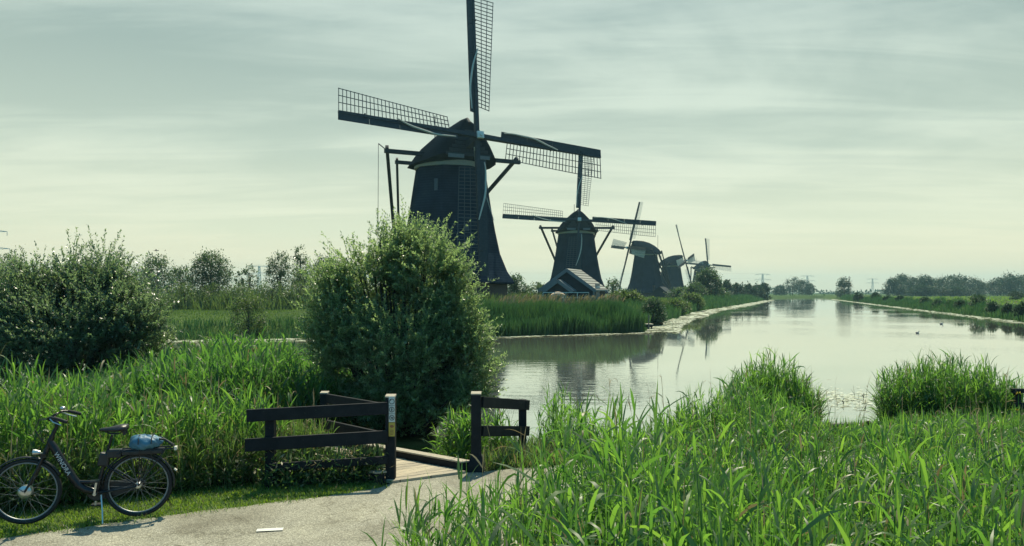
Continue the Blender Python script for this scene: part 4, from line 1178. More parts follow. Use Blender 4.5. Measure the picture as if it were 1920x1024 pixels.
# leafy weeds low along the verge and under the fence
P = along(E0, 620, (.95, 1.5)); P = np.concatenate([P, along([(-3.1, 10.05), (-1.72, 10.4)], 200, (-.2, .3))])
n = len(P); k = 14
C = np.repeat(np.stack([P[:, 0], P[:, 1], ground_z(P[:, 0], P[:, 1])], 1), k, 0)
C += np.stack([rng.normal(0, .07, n * k), rng.normal(0, .07, n * k), rng.uniform(.02, .46, n * k) * np.repeat(rng.uniform(.4, 1.1, n), k)], 1)
D = rng.normal(size=(n * k, 3)); D[:, 2] = np.abs(D[:, 2]) * .6 + .2
v, T = leaves(C, D, rng.uniform(.05, .11, n * k), rng.uniform(.012, .030, n * k), None)
tag(Quads().add(v, T).build('weeds', M_WEED), 'low leafy weeds at the back of the grass verge and below the left fence', 'weeds', kind='stuff')
P = np.concatenate([along([(-3.1, 10.12), (-1.68, 10.42)], 520, (-.10, .4))])
reeds('shade_toned_growth', P, .24, M_DARKBUSH, 'dense growth below the left fence, its shade put into dark leaf colour', nl=7, lw=.026, ll=.20, stem=.006, up=(20, 65))  # darker leaf material stands in for the shade under the rails
# mound of reeds on the point, left middle
MD = [(-9.6, 15.2), (-8.8, 13.6), (-6.2, 13.2), (-4.0, 14.2), (-2.9, 15.4), (-2.9, 17.8), (-4.8, 20.6), (-7.6, 21.0), (-9.6, 19.5)]
P = scatter(MD, 3400); U = 960 + F * P[:, 0] / P[:, 1]
hh = np.interp(U, [150, 230, 330, 420, 520, 580, 640], [.8, 1.0, 1.2, 1.38, 1.32, 1.0, .85])
reeds('reed_mound', P, hh, M_REEDDARK, 'dense mound of tall reeds between the two willow bushes', nl=7, lw=.034, ll=.5)
P = scatter([(-12.5, 11.5), (-8, 12.2), (-4.3, 13.2), (-4.2, 14.6), (-9, 14.6), (-13, 15)], 900)
reeds('sedge', P, .62, M_REEDDARK, 'darker sedge in front of the left willow bush', nl=6, lw=.024, ll=.4)
# rushes around the ditch by the footbridge
P = np.concatenate([scatter([(-.95, 12.6), (-.45, 11.7), (-.25, 11.9), (.12, 12.7), (.45, 13.6), (-.2, 14.4), (-1.2, 13.8)], 400), scatter([(-1.15, 12.1), (-.68, 11.45), (-.45, 11.7), (-.9, 12.9)], 110)])
reeds('sedge', P, .58, M_REED, 'arching sedge right of the footbridge below the willow', nl=7, lw=.022, ll=.5, up=(45, 82), droop=(.8, 2.3))
# verge turf
P = along(E0, 60000, (-.05, 1.15)); n = len(P)
off = segdist(E0, P[:, 0], P[:, 1])
keep = rng.random(n) < np.clip(1.6 - off / 1.0, .3, 1); P = P[keep]; n = len(P)
B = np.stack([P[:, 0], P[:, 1], ground_z(P[:, 0], P[:, 1]) - .004], 1)
v, T = ribbons(B, rng.uniform(0, 6.28, n), np.radians(rng.uniform(35, 85, n)), rng.uniform(.03, .07, n), rng.uniform(.006, .011, n), rng.uniform(.4, 1.6, n), 2, None, [1, .8, .05])
tag(Quads().add(v, T).build('verge_grass', M_TURF), 'short bright grass verge beside the path under the bicycle', 'grass', kind='stuff')
P = np.concatenate([along(E0, 1500, (-.16, .04)), along([(-1.0, 6.6), (-.3, 7.2), (.9, 8.0), (2.3, 8.8)], 900, (-.05, .35)), along([(.1, 11.15), (1.1, 11.4), (2.6, 11.75)], 500, (-.2, .1))])
P = P[fnoise(P, 4.0, 3) > .52]; n = len(P)
B = np.stack([P[:, 0], P[:, 1], np.full(n, .004)], 1)
v, T = ribbons(B, rng.uniform(0, 6.28, n), np.radians(rng.uniform(25, 80, n)), rng.uniform(.04, .11, n), rng.uniform(.004, .008, n), rng.uniform(.3, 1.5, n), 2, None, [1, .8, .05])
tag(Quads().add(v, T).build('edge_grass', M_WEED), 'scattered grass tufts creeping over the edges of the path', 'grass', kind='stuff')
P = np.concatenate([scatter(NB, 130), along(E0, 130, (1.0, 3.0)), scatter(SB, 60)])
P = P[(P[:, 0] < -2.2) | (960 + F * P[:, 0] / P[:, 1] > 850)]
reeds('dead_stems', P, .95, M_STRAW, 'bleached dead reed stems standing among the green reeds', nl=3, lw=.014, ll=.3, stem=.010, up=(20, 75), droop=(.4, 2.0), vary=.25)
# understorey between plants on the banks (right)
P = np.concatenate([scatter(SB, 3000), scatter(NB, 2600), scatter([(-.42, 11.0), (.35, 11.22), (1.2, 11.45), (1.2, 12.0), (.6, 13.2), (-.3, 12.8)], 2600)]); n = len(P)
B = np.stack([P[:, 0], P[:, 1], ground_z(P[:, 0], P[:, 1]) - .01], 1)
v, T = ribbons(B, rng.uniform(0, 6.28, n), np.radians(rng.uniform(40, 85, n)), rng.uniform(.15, .38, n), rng.uniform(.008, .016, n), rng.uniform(.2, 1.5, n), 3, None, [1, .9, .6, .05])
tag(Quads().add(v, T).build('undergrowth', M_WEED), 'undergrowth of fine grass among the foreground reeds', 'grass', kind='stuff')


# far bank reeds
def bank_strip(name, line, n, spread, h, mat_, label, w_=.05, bend=.5):
    P = along(line, n, spread)
    P = P[~inside(CANAL, P[:, 0], P[:, 1])]; n = len(P)
    B = np.stack([P[:, 0], P[:, 1], np.maximum(ground_z(P[:, 0], P[:, 1]), WATER_Z) - .05], 1)
    hh_ = (h(P) if callable(h) else np.full(n, h)) * rng.uniform(.65, 1.12, n)
    v, T = ribbons(B, rng.uniform(0, 6.28, n), np.radians(rng.uniform(74, 90, n)), hh_, w_ * rng.uniform(.6, 1.3, n), rng.uniform(0, bend, n), 3, rng.uniform(-1.5, 1.5, n), [.8, 1, .8, .05])
    q = Quads().add(v, T)
    return tag(q.build(name, mat_), label, 'reeds', kind='stuff')


wall_line = [(-1.5, 53.7), (-.9, 54), (10, 60.4), (10.4, 61.2)]
bank_strip('reed_wall', wall_line, 15000, (.0, 4.2), lambda P: 1.25 + .65 * fnoise(P, .55, 6), M_BANKREED, 'tall even wall of dark green reeds on the far bank before the gabled shed', .055)
bank_strip('reed_bank', [(11.4, 67), (12.8, 73), (18.6, 92), (24, 110)], 7000, (.0, 5.0), lambda P: .75 + .75 * fnoise(P, .35, 2), M_BANKREED, 'green reeds along the left bank beyond the small jetty', .07)
bank_strip('reed_bank', [(24, 110), (31, 131), (54, 190), (97, 305)], 7000, (.0, 5.0), lambda P: .8 + 1.0 * fnoise(P, .12, 5), M_BANKREED, 'green reeds along the left bank below the farther windmills', .16)
bank_strip('reed_bank', [(-60, 49), (-20, 51), (-6, 53.2)], 6500, (.0, 3.0), lambda P: .4 + .5 * fnoise(P, .5, 1), M_BANKREED, 'low reeds edging the far water at the left', .05)
bank_strip('reed_bank', [(135, 330), (92, 202), (53, 83), (44, 55)], 13000, (.0, 3.5), lambda P: .35 + 1.1 * fnoise(P, .22, 3) ** 2 + .25 * fnoise(P, 1.1, 8), M_BANKREED, 'reeds lining the right bank of the canal', .10)
bank_strip('far_reed_bank', [(85, 445), (140, 460), (215, 463)][::-1], 100, (-1, 1), 1.5, M_BANKREED, 'low reeds across the far end of the canal', .3)
# plume heads before the shed, rank growth round the mills
P = np.concatenate([scatter([(1.2, 60.5), (9, 64.5), (9, 70), (0, 66)], 330), scatter([(-1.5, 60), (4, 62), (4, 70), (-1, 70)], 200)]); n = len(P)
B = np.stack([P[:, 0], P[:, 1], ground_z(P[:, 0], P[:, 1])], 1)
hh = rng.uniform(1.0, 1.7, n)
q = Quads(); az = rng.normal(0, .6, n)
v, T = ribbons(B, az, np.radians(rng.uniform(80, 90, n)), hh, np.full(n, .03), np.zeros(n), 1, None, [1, .6]); q.add(v, T)
v, T = ribbons(B + np.stack([0 * hh, 0 * hh, hh * .96], 1), az, np.radians(rng.uniform(55, 85, n)), rng.uniform(.35, .6, n), rng.uniform(.10, .18, n), rng.uniform(.3, 1.3, n), 3, rng.uniform(-1, 1, n), [.3, 1, .8, .1]); q.add(v, T)
tag(q.build('reed_plumes', M_PLUME), 'brown feathery plumes rising in front of the gabled shed', 'plumes', kind='stuff')


def rough(name, poly, n, h, mat_, label, w_=.05, cat='grass'):
    P = scatter(poly, n); P = P[~inside(CANAL, P[:, 0], P[:, 1])]; n = len(P)
    B = np.stack([P[:, 0], P[:, 1], ground_z(P[:, 0], P[:, 1]) - .02], 1)
    hv = h * (.55 + .7 * fnoise(P, .4, 4)) * rng.uniform(.6, 1.15, n)
    v, T = ribbons(B, rng.uniform(0, 6.28, n), np.radians(rng.uniform(55, 90, n)), hv, w_ * rng.uniform(.6, 1.3, n), rng.uniform(.1, 1.0, n), 2, rng.uniform(-1.5, 1.5, n), [1, .9, .05])
    return tag(Quads().add(v, T).build(name, mat_), label, cat, kind='stuff')


rough('rough_grass', [(-2, 58), (10, 64), (12, 71), (18, 92), (26, 118), (10, 118), (-14, 92), (-12, 66)], 18000, .95, M_SCRUB, 'rough grass round the nearest windmill and the gabled shed', .08)
rough('rough_grass', [(26, 118), (54, 195), (95, 305), (75, 310), (30, 210), (8, 130)], 9000, 1.0, M_MEADOW, 'rough grass round the farther windmills', .2)
rough('meadow_grass', [(-70, 55), (-10, 57), (-12, 90), (-80, 92)], 16000, .22, M_MEADOW, 'mown green meadow strip across the water at the left', .07)
rough('rough_grass', [(-85, 92), (-12, 89), (-9, 100), (-12, 118), (-90, 122)], 12000, 2.5, M_SCRUB, 'tall dull rough growth behind the meadow strip at the left', .12)
rough('meadow_grass', [(60, 86), (140, 326), (320, 420), (320, 140), (120, 80)], 12000, .5, M_TURF, 'green meadow behind the right bank', .25)
# floating leaves along the edges
def floating(name, pts, size, label):
    n = len(pts); m_ = 7
    a_ = np.linspace(0, 2 * math.pi, 9)[:-1]
    r_ = size * rng.uniform(.5, 1.3, n)
    c = np.stack([pts[:, 0], pts[:, 1], np.full(n, WATER_Z + .012) + rng.uniform(0, .02, n)], 1)
    V = np.empty((n, 8, 3))
    tx_, ty_ = rng.normal(0, .07, n), rng.normal(0, .07, n)
    for k in range(8):
        ex = r_ * np.cos(a_[k]) * rng.uniform(.8, 1.1, n); ey = r_ * np.sin(a_[k]) * .9
        V[:, k] = c + np.stack([ex, ey, np.abs(ex * tx_ + ey * ty_)], 1)
    T = [(0, 1, 2, 3), (0, 3, 4, 7), (4, 5, 6, 7)]
    return tag(Quads().add(V, T).build(name, M_LEAFGLARE), label, 'water plants', kind='stuff')


def waterside(line, n, spread):
    P = along(line, int(n * 1.5), spread); P = P[inside(CANAL, P[:, 0], P[:, 1])]; return P[(fnoise(P, .9, 1) + .35 * fnoise(P, 3.1, 2)) > .55 * rng.random(len(P)) + .40]


floating('leaf_and_glint_discs', np.concatenate([waterside([(-1.5, 53.8), (10, 60.3), (12.5, 71)], 1900, (-1.1, -.05)), waterside([(10, 60.6), (12.6, 72), (18.5, 92)], 1900, (-2.6, -.1))]), .17, 'pale floating leaves along the foot of the tall reed wall')
floating('leaf_and_glint_discs', np.concatenate([waterside([(18.5, 92), (31, 131), (54, 190), (97, 305)], 1900, (-2.8, -.2))]), .5, 'pale floating leaves along the left bank under the farther windmills')
floating('leaf_and_glint_discs', waterside([(140, 345), (133, 327), (92, 202), (53, 83), (44, 55)], 2600, (-2.0, -.3)), .3, 'pale line of floating leaves along the right bank')
floating('leaf_and_glint_discs', waterside([(-60, 49), (-20, 51), (-2, 53.8)], 3500, (-3.0, -.1)), .22, 'pale floating leaves on the water left of the round willow')
P = rng.normal(size=(420, 2)) * np.array([.75, 1.1]) + np.array([9.6, 22.8])  # sun glitter on ripples, painted as a scatter of pale discs
floating('leaf_and_glint_discs', P, .06, 'glitter on the ripples between the reed clumps, built as small pale discs')


# ------------------------------------------------------------------ trees and bushes
def crown(lobes, n, ls, up=.3, clump=.22, shell=.55, sizes=(.6, 1.3), aspect=.45, per=22):
    """leaf clumps spread through ellipsoid lobes: (centre, radii) in local coordinates"""
    vol = np.array([r_[0] * r_[1] * r_[2] for _, r_ in lobes]) ** (2 / 3); vol = vol / vol.sum()
    Ps, Ds = [], []
    for (c, r_), f in zip(lobes, vol):
        m_ = max(3, int(n * f / per))
        d = rng.normal(size=(m_, 3)); d /= np.linalg.norm(d, axis=1, keepdims=True)
        rad = (shell + (1 - shell) * rng.random(m_) ** .6) * (1 + .13 * np.sin(d[:, 0] * 5 + c[0] * 3) * np.sin(d[:, 2] * 6 + d[:, 1] * 4))
        ctr = np.array(c) + d * rad[:, None] * np.array(r_)
        s_ = clump * min(r_) * rng.uniform(.6, 1.4, m_)
        pos = np.repeat(ctr, per, 0) + rng.normal(size=(m_ * per, 3)) * np.repeat(s_, per)[:, None]
        dd = np.repeat(d, per, 0) + rng.normal(size=(m_ * per, 3)) * .9; dd[:, 2] += up
        Ps.append(pos); Ds.append(dd)
    P = np.concatenate(Ps); D = np.concatenate(Ds); k = len(P)
    l_ = ls * rng.uniform(sizes[0], sizes[1], k)
    return leaves(P, D, l_, l_ * aspect * rng.uniform(.7, 1.3, k), None)


def limbs(base_r, h, lobes, forks=1):
    b = MB()
    top = max(c[2] for c, r_ in lobes)
    b.tube([(0, 0, -.4), (.02 * h, .0, h * .25), (-.01 * h, .02 * h, h * .55), (0, 0, h * .8)], [base_r, base_r * .8, base_r * .55, base_r * .2], 8)
    for c, r_ in lobes:
        c = Vector(c)
        s_ = Vector((0, 0, min(h * .35, max(.2, c.z * .45))))
        b.tube([s_, (s_ + c) / 2 + Vector((0, 0, .06 * h)), c, c + (c - s_).normalized() * min(r_) * .6], [base_r * .5, base_r * .35, base_r * .2, base_r * .08], 6)
    return b


def tree(name, loc, lobes, n, ls, mat_, label, group=None, cat='tree', trunk=None, **kw):
    root = thing(name, loc, label, cat, group)
    h = max(c[2] + r_[2] for c, r_ in lobes)
    limbs(trunk or .022 * h, h, lobes).build('trunk', M_BARK, root, True)
    v, T = crown(lobes, n, ls, **kw); Quads().add(v, T).build('crown', mat_, root)
    return root


def willow(name, base, lobes, nsh, mat_, label, ll=.095, lw=.025, shoot=(.3, .75), tips=1.0):
    """bush of many leafy shoots; lobes in local coordinates"""
    root = thing(name, base, label, 'bush')
    vol = np.array([r_[0] * r_[1] * r_[2] for _, r_ in lobes]) ** (.75); vol = vol / vol.sum()
    q = Quads(); tw = Quads()
    for (c, r_), f in zip(lobes, vol):
        m_ = int(nsh * f)
        d = rng.normal(size=(m_, 3)); d[:, 2] = np.where(rng.random(m_) < .3, np.abs(d[:, 2]), d[:, 2]); d /= np.linalg.norm(d, axis=1, keepdims=True)
        rad = .35 + .63 * rng.random(m_) ** .6
        s_ = np.array(c) + d * rad[:, None] * np.array(r_)
        cn = np.sin(s_[:, 0] * 4.1 + 2 * np.sin(s_[:, 2] * 2.3)) + np.sin(s_[:, 2] * 4.7 + 1.5 * np.sin(s_[:, 1] * 3.1)) + np.sin(s_[:, 1] * 4.3 + s_[:, 0] * 2.2)
        ok = cn > rng.normal(-.55, .7, m_)
        s_, d, rad = s_[ok], d[ok], rad[ok]; m_ = len(s_)
        dv = d * np.array([1, 1, .6]) + np.array([0, 0, .75]) + rng.normal(size=(m_, 3)) * .28
        dv /= np.linalg.norm(dv, axis=1, keepdims=True)
        ln = rng.uniform(shoot[0], shoot[1], m_) * (.7 + .5 * (d[:, 2] > .5) * tips)
        droop = rng.uniform(0, .35, m_)
        k = 30
        for i in range(k):
            t_ = (i + rng.random(m_)) / k
            p = s_ + dv * (ln * t_)[:, None]; p[:, 2] -= droop * ln * t_ ** 2
            ld = dv + rng.normal(size=(m_, 3)) * .75
            v, T = leaves(p, ld, ll * rng.uniform(.6, 1.25, m_) * (1.05 - .45 * t_), lw * rng.uniform(.7, 1.4, m_), None)
            q.add(v, T)
        a_ = rng.uniform(0, 6.28, m_)
        v = np.empty((m_, 4, 3)); e_ = s_ + dv * ln[:, None]; e_[:, 2] -= droop * ln
        w_ = np.stack([np.cos(a_), np.sin(a_), 0 * a_], 1) * .0025
        v[:, 0] = s_ - w_; v[:, 1] = s_ + w_; v[:, 2] = e_ + w_ * .3; v[:, 3] = e_ - w_ * .3
        tw.add(v, [(0, 1, 2, 3)])
    q.build('foliage', mat_, root)
    b = MB()
    for c, r_ in lobes:
        for k in range(4):
            c2 = Vector(c) + Vector((random.uniform(-.7, .7) * r_[0], random.uniform(-.7, .7) * r_[1], random.uniform(-.2, .7) * r_[2]))
            st0 = Vector((random.uniform(-.25, .25), random.uniform(-.25, .25), -.3))
            b.tube([st0, (st0 + c2) / 2 + Vector((0, 0, -.12)), c2], [.05, .032, .012], 6)
    b.build('branches', M_BARK, root, True)
    tw.build('twigs', M_BARK, root)
    return root


def px_lobes(base, Y, items):
    """lobes given as photo pixels at depth Y (+dy): (u, v, ru, rv, dy, ry)"""
    out = []
    for u, v, ru, rv, dy_, ry in items:
        p = at(u, v, Y + dy_) - Vector(base)
        k = (Y + dy_) / F
        out.append((tuple(p), (ru * k, ry, rv * k)))
    return out


Yw = 16.0; base = Vector((at(750, 0, Yw).x, Yw, -.35)); WUP = 14
willow('willow_bush', base, px_lobes(base, Yw, [(u_, v_ + WUP * (v_ < 700), ru_ * 1.05, rv_, a_, b_) for u_, v_, ru_, rv_, a_, b_ in [(750, 670, 130, 130, 0, 1.4), (688, 532, 58, 72, .2, .9), (800, 510, 60, 72, .1, .9), (640, 560, 34, 52, .1, .6), (850, 560, 34, 56, 0, .6), (855, 610, 45, 75, 0, .8), (635, 625, 46, 75, -.2, .8), (878, 695, 40, 66, -.3, .8), (765, 750, 120, 65, -.3, 1.1), (842, 752, 55, 42, -.5, .8), (735, 482, 42, 48, .2, .6), (795, 474, 30, 36, .1, .4), (660, 478, 20, 34, .1, .3), (838, 512, 20, 36, .1, .35), (606, 560, 22, 36, 0, .4), (888, 630, 20, 36, 0, .4), (705, 450, 16, 30, .1, .25), (762, 450, 18, 30, .15, .25)]]),
       9800, M_WILLOW, 'large round willow bush standing in front of the nearest windmill')
Yw = 19.0; base = Vector((at(150, 0, Yw).x, Yw, -.3))
willow('willow_bush', base, px_lobes(base, Yw, [(150, 640, 145, 85, 0, 1.6), (60, 600, 70, 75, .1, 1.1), (170, 570, 75, 55, .2, 1.1), (240, 600, 60, 70, 0, 1.0), (-40, 620, 80, 85, .2, 1.2), (115, 560, 45, 40, .3, .8), (268, 630, 36, 60, -.3, .7), (120, 700, 130, 45, -.2, 1.3), (58, 515, 16, 40, .2, .25), (130, 520, 18, 34, .2, .25), (195, 515, 24, 34, .2, .3), (232, 530, 14, 30, .2, .25), (20, 545, 20, 28, .2, .3)]),
       7200, M_WILLOWGREY, 'wide grey-green willow bush behind the bicycle at the left edge', ll=.11, lw=.03, shoot=(.35, .95))

# bush on the meadow bank between the willows
def simple_bush(u, v_top, v_bot, ru, Y, mat_, label, n=2600, ls=None, group=None, name='bush', zb=None, dens=1.0, **kw):
    p = at(u, v_top, Y); z0 = gz(p.x, Y) if zb is None else zb
    Hh = p.z - z0; Wd = ru * Y / F
    lob = [((0, 0, Hh * .52), (Wd * .8, Wd * .7, Hh * .46)), ((-Wd * .45, .1, Hh * .45), (Wd * .5, Wd * .5, Hh * .38)), ((Wd * .48, -.1, Hh * .42), (Wd * .48, Wd * .5, Hh * .36)), ((Wd * .12, .0, Hh * .78), (Wd * .42, Wd * .42, Hh * .24)), ((-Wd * .25, -.2, Hh * .72), (Wd * .36, Wd * .4, Hh * .24))]
    lob = [((c[0] + random.uniform(-.08, .08) * Wd, c[1], c[2] * random.uniform(.94, 1.04)), r_) for c, r_ in lob]
    return tree(name, (p.x, Y, z0), lob, int(n * 2.1 * dens), ls or max(.2, Y / F * 3.9), mat_, label, group, 'bush' if 'bush' in name else 'tree', **kw)


simple_bush(465, 548, 615, 38, 52.6, M_SCRUB, 'slender loose shrub on the far bank before the left meadow strip', n=1500, ls=.16)
simple_bush(395, 472, 535, 44, 100, M_TREE, 'round solitary tree behind the left meadow with sky on both sides', n=5200, ls=.26, name='tree')
simple_bush(338, 497, 535, 26, 108, M_TREE, 'small low tree just left of the round solitary tree', n=1500, name='tree')
simple_bush(295, 480, 535, 42, 104, M_TREE, 'tree half hidden by the right side of the left willow bush', n=2800, name='tree')
simple_bush(10, 478, 535, 60, 98, M_TREE, 'tree showing above the left willow bush at the picture edge', n=2400, name='tree')
simple_bush(468, 497, 532, 20, 118, M_TREE, 'little open tree right of the round solitary tree', n=700, name='tree')
simple_bush(448, 505, 533, 10, 122, M_TREE, 'tiny thin sapling between the round tree and the open tree', n=300, name='tree')
simple_bush(525, 478, 540, 34, 105, M_TREE, 'loose tree left of the slim poplar', n=2200, name='tree')
p = at(563, 460, 110); z0 = gz(p.x, 110); Hh = p.z - z0
tree('poplar_tree', (p.x, 110, z0), [((0, 0, Hh * .5), (.9, .9, Hh * .4)), ((.1, 0, Hh * .8), (.85, .8, Hh * .19)), ((-.5, 0, Hh * .68), (.6, .6, Hh * .16))], 1600, .26, M_TREE, 'slim poplar standing above the loose trees left of the round willow')
simple_bush(610, 478, 545, 42, 103, M_TREE, 'loose tree between the slim poplar and the round willow', n=2600, name='tree')
simple_bush(570, 500, 545, 30, 99, M_SCRUB, 'low scrubby bush in front of the slim poplar', n=1500)
for i, (u, vt, ru) in enumerate([(345, 532, 30), (400, 534, 34), (455, 530, 30), (510, 528, 34), (560, 530, 30)]):
    simple_bush(u, vt, 575, ru, 93, M_SCRUB, 'low dull bush in the hedge behind the left meadow strip', n=900, group='bushes of the hedge behind the left meadow', ls=.22)
simple_bush(968, 517, 550, 24, 118, M_TREE, 'rounded bush between the nearest windmill and the gabled shed', n=1700)
simple_bush(1010, 533, 552, 26, 124, M_TREE, 'low bush just left of the gabled shed', n=900)
simple_bush(1150, 523, 552, 14, 160, M_TREE, 'small thin tree right of the gabled shed', n=500, name='tree')
simple_bush(1172, 546, 580, 40, 88, M_SCRUB, 'pale bush right of the gabled shed below the third windmill', n=3200, ls=.26)
simple_bush(1215, 559, 585, 34, 92, M_SCRUB, 'lower pale bush before the dark small sheds', n=2000, ls=.26)
simple_bush(1262, 562, 590, 34, 104, M_SCRUB, 'low bushy growth on the bank below the dark small sheds', n=1800, ls=.28)
simple_bush(1225, 563, 603, 24, 73.5, M_DARKBUSH, 'dark rounded bush at the water above the jetty', n=2200, ls=.2)
simple_bush(1297, 551, 590, 26, 128, M_SCRUB, 'green bush on the bank below the fourth windmill', n=1900)
simple_bush(1280, 540, 560, 30, 200, M_TREE, 'dark bush at the foot of the fourth windmill', n=1200)
simple_bush(1328, 505, 570, 26, 186, M_TREE, 'tall rounded tree at the water in front of the farthest windmill', n=3600, name='tree')
simple_bush(1302, 532, 575, 22, 175, M_TREE, 'low dark bush left of the tall tree by the farthest windmill', n=1100)
simple_bush(1350, 540, 575, 18, 195, M_TREE, 'low bush right of the tall tree by the farthest windmill', n=800)
for u, vt, ru, Y, lab in ((1362, 527, 12, 262, 'small tree first in the left-bank row past the farthest windmill'), (1383, 532, 20, 270, 'broad bush second in the left-bank row past the farthest windmill'), (1404, 535, 18, 280, 'rounded bush in the middle of the left-bank row'), (1420, 536, 14, 288, 'low bush before the last of the left-bank row'), (1432, 532, 12, 296, 'taller last bush at the end of the left-bank row')):
    simple_bush(u, vt, 560, ru, Y, M_FARTREE, lab, n=900)
# far end of the canal and right bank
for u, vt, ru, Y, lab in ((1463, 537, 14, 500, 'low hazy tree at the left end of the far clump'), (1486, 521, 19, 510, 'tall rounded hazy tree of the far clump at the canal end'), (1505, 526, 16, 515, 'rounded hazy tree right of the tallest in the far clump'), (1518, 533, 10, 520, 'low hazy tree at the right end of the far clump')):
    simple_bush(u, vt, 556, ru, Y, M_FARTREE, lab, n=1300, name='tree', ls=.75)
simple_bush(1583, 521, 556, 14, 345, M_FARTREE, 'solitary tree on the point where the right bank begins', n=1700, name='tree', ls=.5)
simple_bush(1575, 545, 560, 8, 340, M_FARTREE, 'low shrub at the foot of the solitary point tree', n=400, ls=.5)
p = at(1592, 519, 352)
k_ = MB(); k_.tube([(0, 0, -1), (.35, 0, p.z + .2)], [.22, .16], 6); o = k_.build('pole', M_POSTGREY); o.location = (p.x - .3, 352, 0); tag(o, 'leaning pale pole beside the solitary point tree', 'pole')
for u, vt, ru, Y, lab in ((1610, 549, 9, 250, 'dark shrub nearest the solitary point tree'), (1643, 549, 9, 225, 'small upright shrub on the right bank'), (1688, 556, 9, 180, 'small dark shrub along the right bank reeds'), (1735, 558, 11, 150, 'rounded dark shrub midway along the right bank'), (1832, 553, 16, 112, 'taller loose shrub on the right bank'), (1905, 547, 18, 210, 'shrub at the right edge of the meadow'), (1665, 557, 9, 200, 'small grey shrub between the first dark shrubs of the right bank'), (1758, 563, 9, 136, 'low dark shrub just right of the rounded midway shrub'), (1780, 564, 8, 126, 'narrow low shrub left of the taller loose shrub'), (1800, 564, 10, 120, 'squat shrub touching the left side of the taller loose shrub'), (1862, 567, 12, 100, 'low leafy shrub right of the taller loose shrub'), (1890, 569, 10, 92, 'small leafy shrub near the right picture edge by the water'), (1914, 568, 11, 87, 'last leafy shrub at the right picture edge by the water')):
    simple_bush(u, vt, 570, ru, Y, M_DARKBUSH if Y < 160 else M_FARTREE, lab, n=800, group=None, ls=max(.22, Y / 600))
# wood on the right horizon: each rounded crown a tree
wood = [(1676, 523, 16), (1690, 517, 18), (1712, 517, 20), (1735, 519, 20), (1752, 525, 20), (1775, 520, 22), (1795, 518, 22), (1818, 522, 20), (1836, 530, 18), (1856, 532, 18), (1876, 522, 20), (1895, 516, 22), (1916, 518, 22), (1938, 515, 22), (1745, 537, 24), (1790, 538, 26), (1725, 535, 22)]
proto = None
for i, (u, vt, ru) in enumerate(wood):
    Y = 430 + (i * 37) % 50 if i < 14 else 395
    lab = 'rounded tree of the blue-grey wood beyond the right meadow'
    if i % 5 == 0 or proto is None:
        proto = simple_bush(u, vt, 556, ru * 1.25, Y, M_FARTREE, lab, n=1900, name='tree', ls=.8, group='trees of the wood on the right horizon')
        ph_ = at(u, vt, Y).z; pr_ = ru
    else:
        p = at(u, vt, Y)
        c = proto.copy(); COL.objects.link(c)
        c.location = (p.x, Y, gz(p.x, Y)); c.rotation_euler.z = i * 1.3
        c.scale = (ru / pr_, ru / pr_, p.z / ph_)
        for ch in proto.children:
            d_ = ch.copy(); COL.objects.link(d_); d_.parent = c
# faint treeline along the horizon
P = np.concatenate([along([(-900, 700), (-200, 640), (150, 900)], 2600, (-8, 8)), along([(200, 900), (420, 850), (900, 700)], 2200, (-8, 8))]); n = len(P)
hv = 9 * (.3 + .8 * fnoise(P, .02, 3)) * rng.random(n) ** .6
v, T = leaves(np.stack([P[:, 0], P[:, 1], hv * .8], 1), rng.normal(size=(n, 3)), rng.uniform(2.5, 5, n), rng.uniform(1.6, 3, n), None)
tag(Quads().add(v, T).build('far_treeline', M_FARTREE), 'faint low line of distant trees along the horizon', 'treeline', kind='stuff')


# ------------------------------------------------------------------ pylons, power lines, birds, ducks, irises
def pylon(u, vt, Y, label, k=1.0):
    p = at(u, vt, Y); H_ = p.z
    root = thing('pylon', (p.x, Y, 0), label, 'pylon', 'electricity pylons on the horizon')
    b = MB(); w0, w1 = H_ * .075, H_ * .022; r_ = .011 * H_ * k
    for sx in (-1, 1):
        for sy in (-1, 1):
            b.bar((sx * w0, sy * w0, 0), (sx * w1, sy * w1, H_ * .97), r_, r_)
    lv = [0, .16, .31, .45, .57, .68, .78, .88, .97]
    for a_, c_ in zip(lv[:-1], lv[1:]):
        wa, wc = w0 + (w1 - w0) * a_, w0 + (w1 - w0) * c_
        for sy in (-1, 1):
            b.bar((-wa, sy * wa, H_ * a_), (wc, sy * wc, H_ * c_), r_ * .6, r_ * .6); b.bar((wa, sy * wa, H_ * a_), (-wc, sy * wc, H_ * c_), r_ * .6, r_ * .6)
    b.build('tower', M_STEEL, root)
    for z, l_ in ((.95, .36), (.70, .40)):
        b = MB(); b.bar((-l_ * H_, 0, H_ * z), (l_ * H_, 0, H_ * z), r_, r_); b.bar((-l_ * H_, 0, H_ * z), (0, 0, H_ * (z + .055)), r_ * .7, r_ * .7); b.bar((l_ * H_, 0, H_ * z), (0, 0, H_ * (z + .055)), r_ * .7, r_ * .7)
        for s_ in (-1, -.55, .55, 1): b.bar((s_ * l_ * H_, 0, H_ * z), (s_ * l_ * H_, 0, H_ * (z - .06)), r_ * .6, r_ * .6, (0, 1, 0))
        b.build('cross_arm', M_STEEL, root)


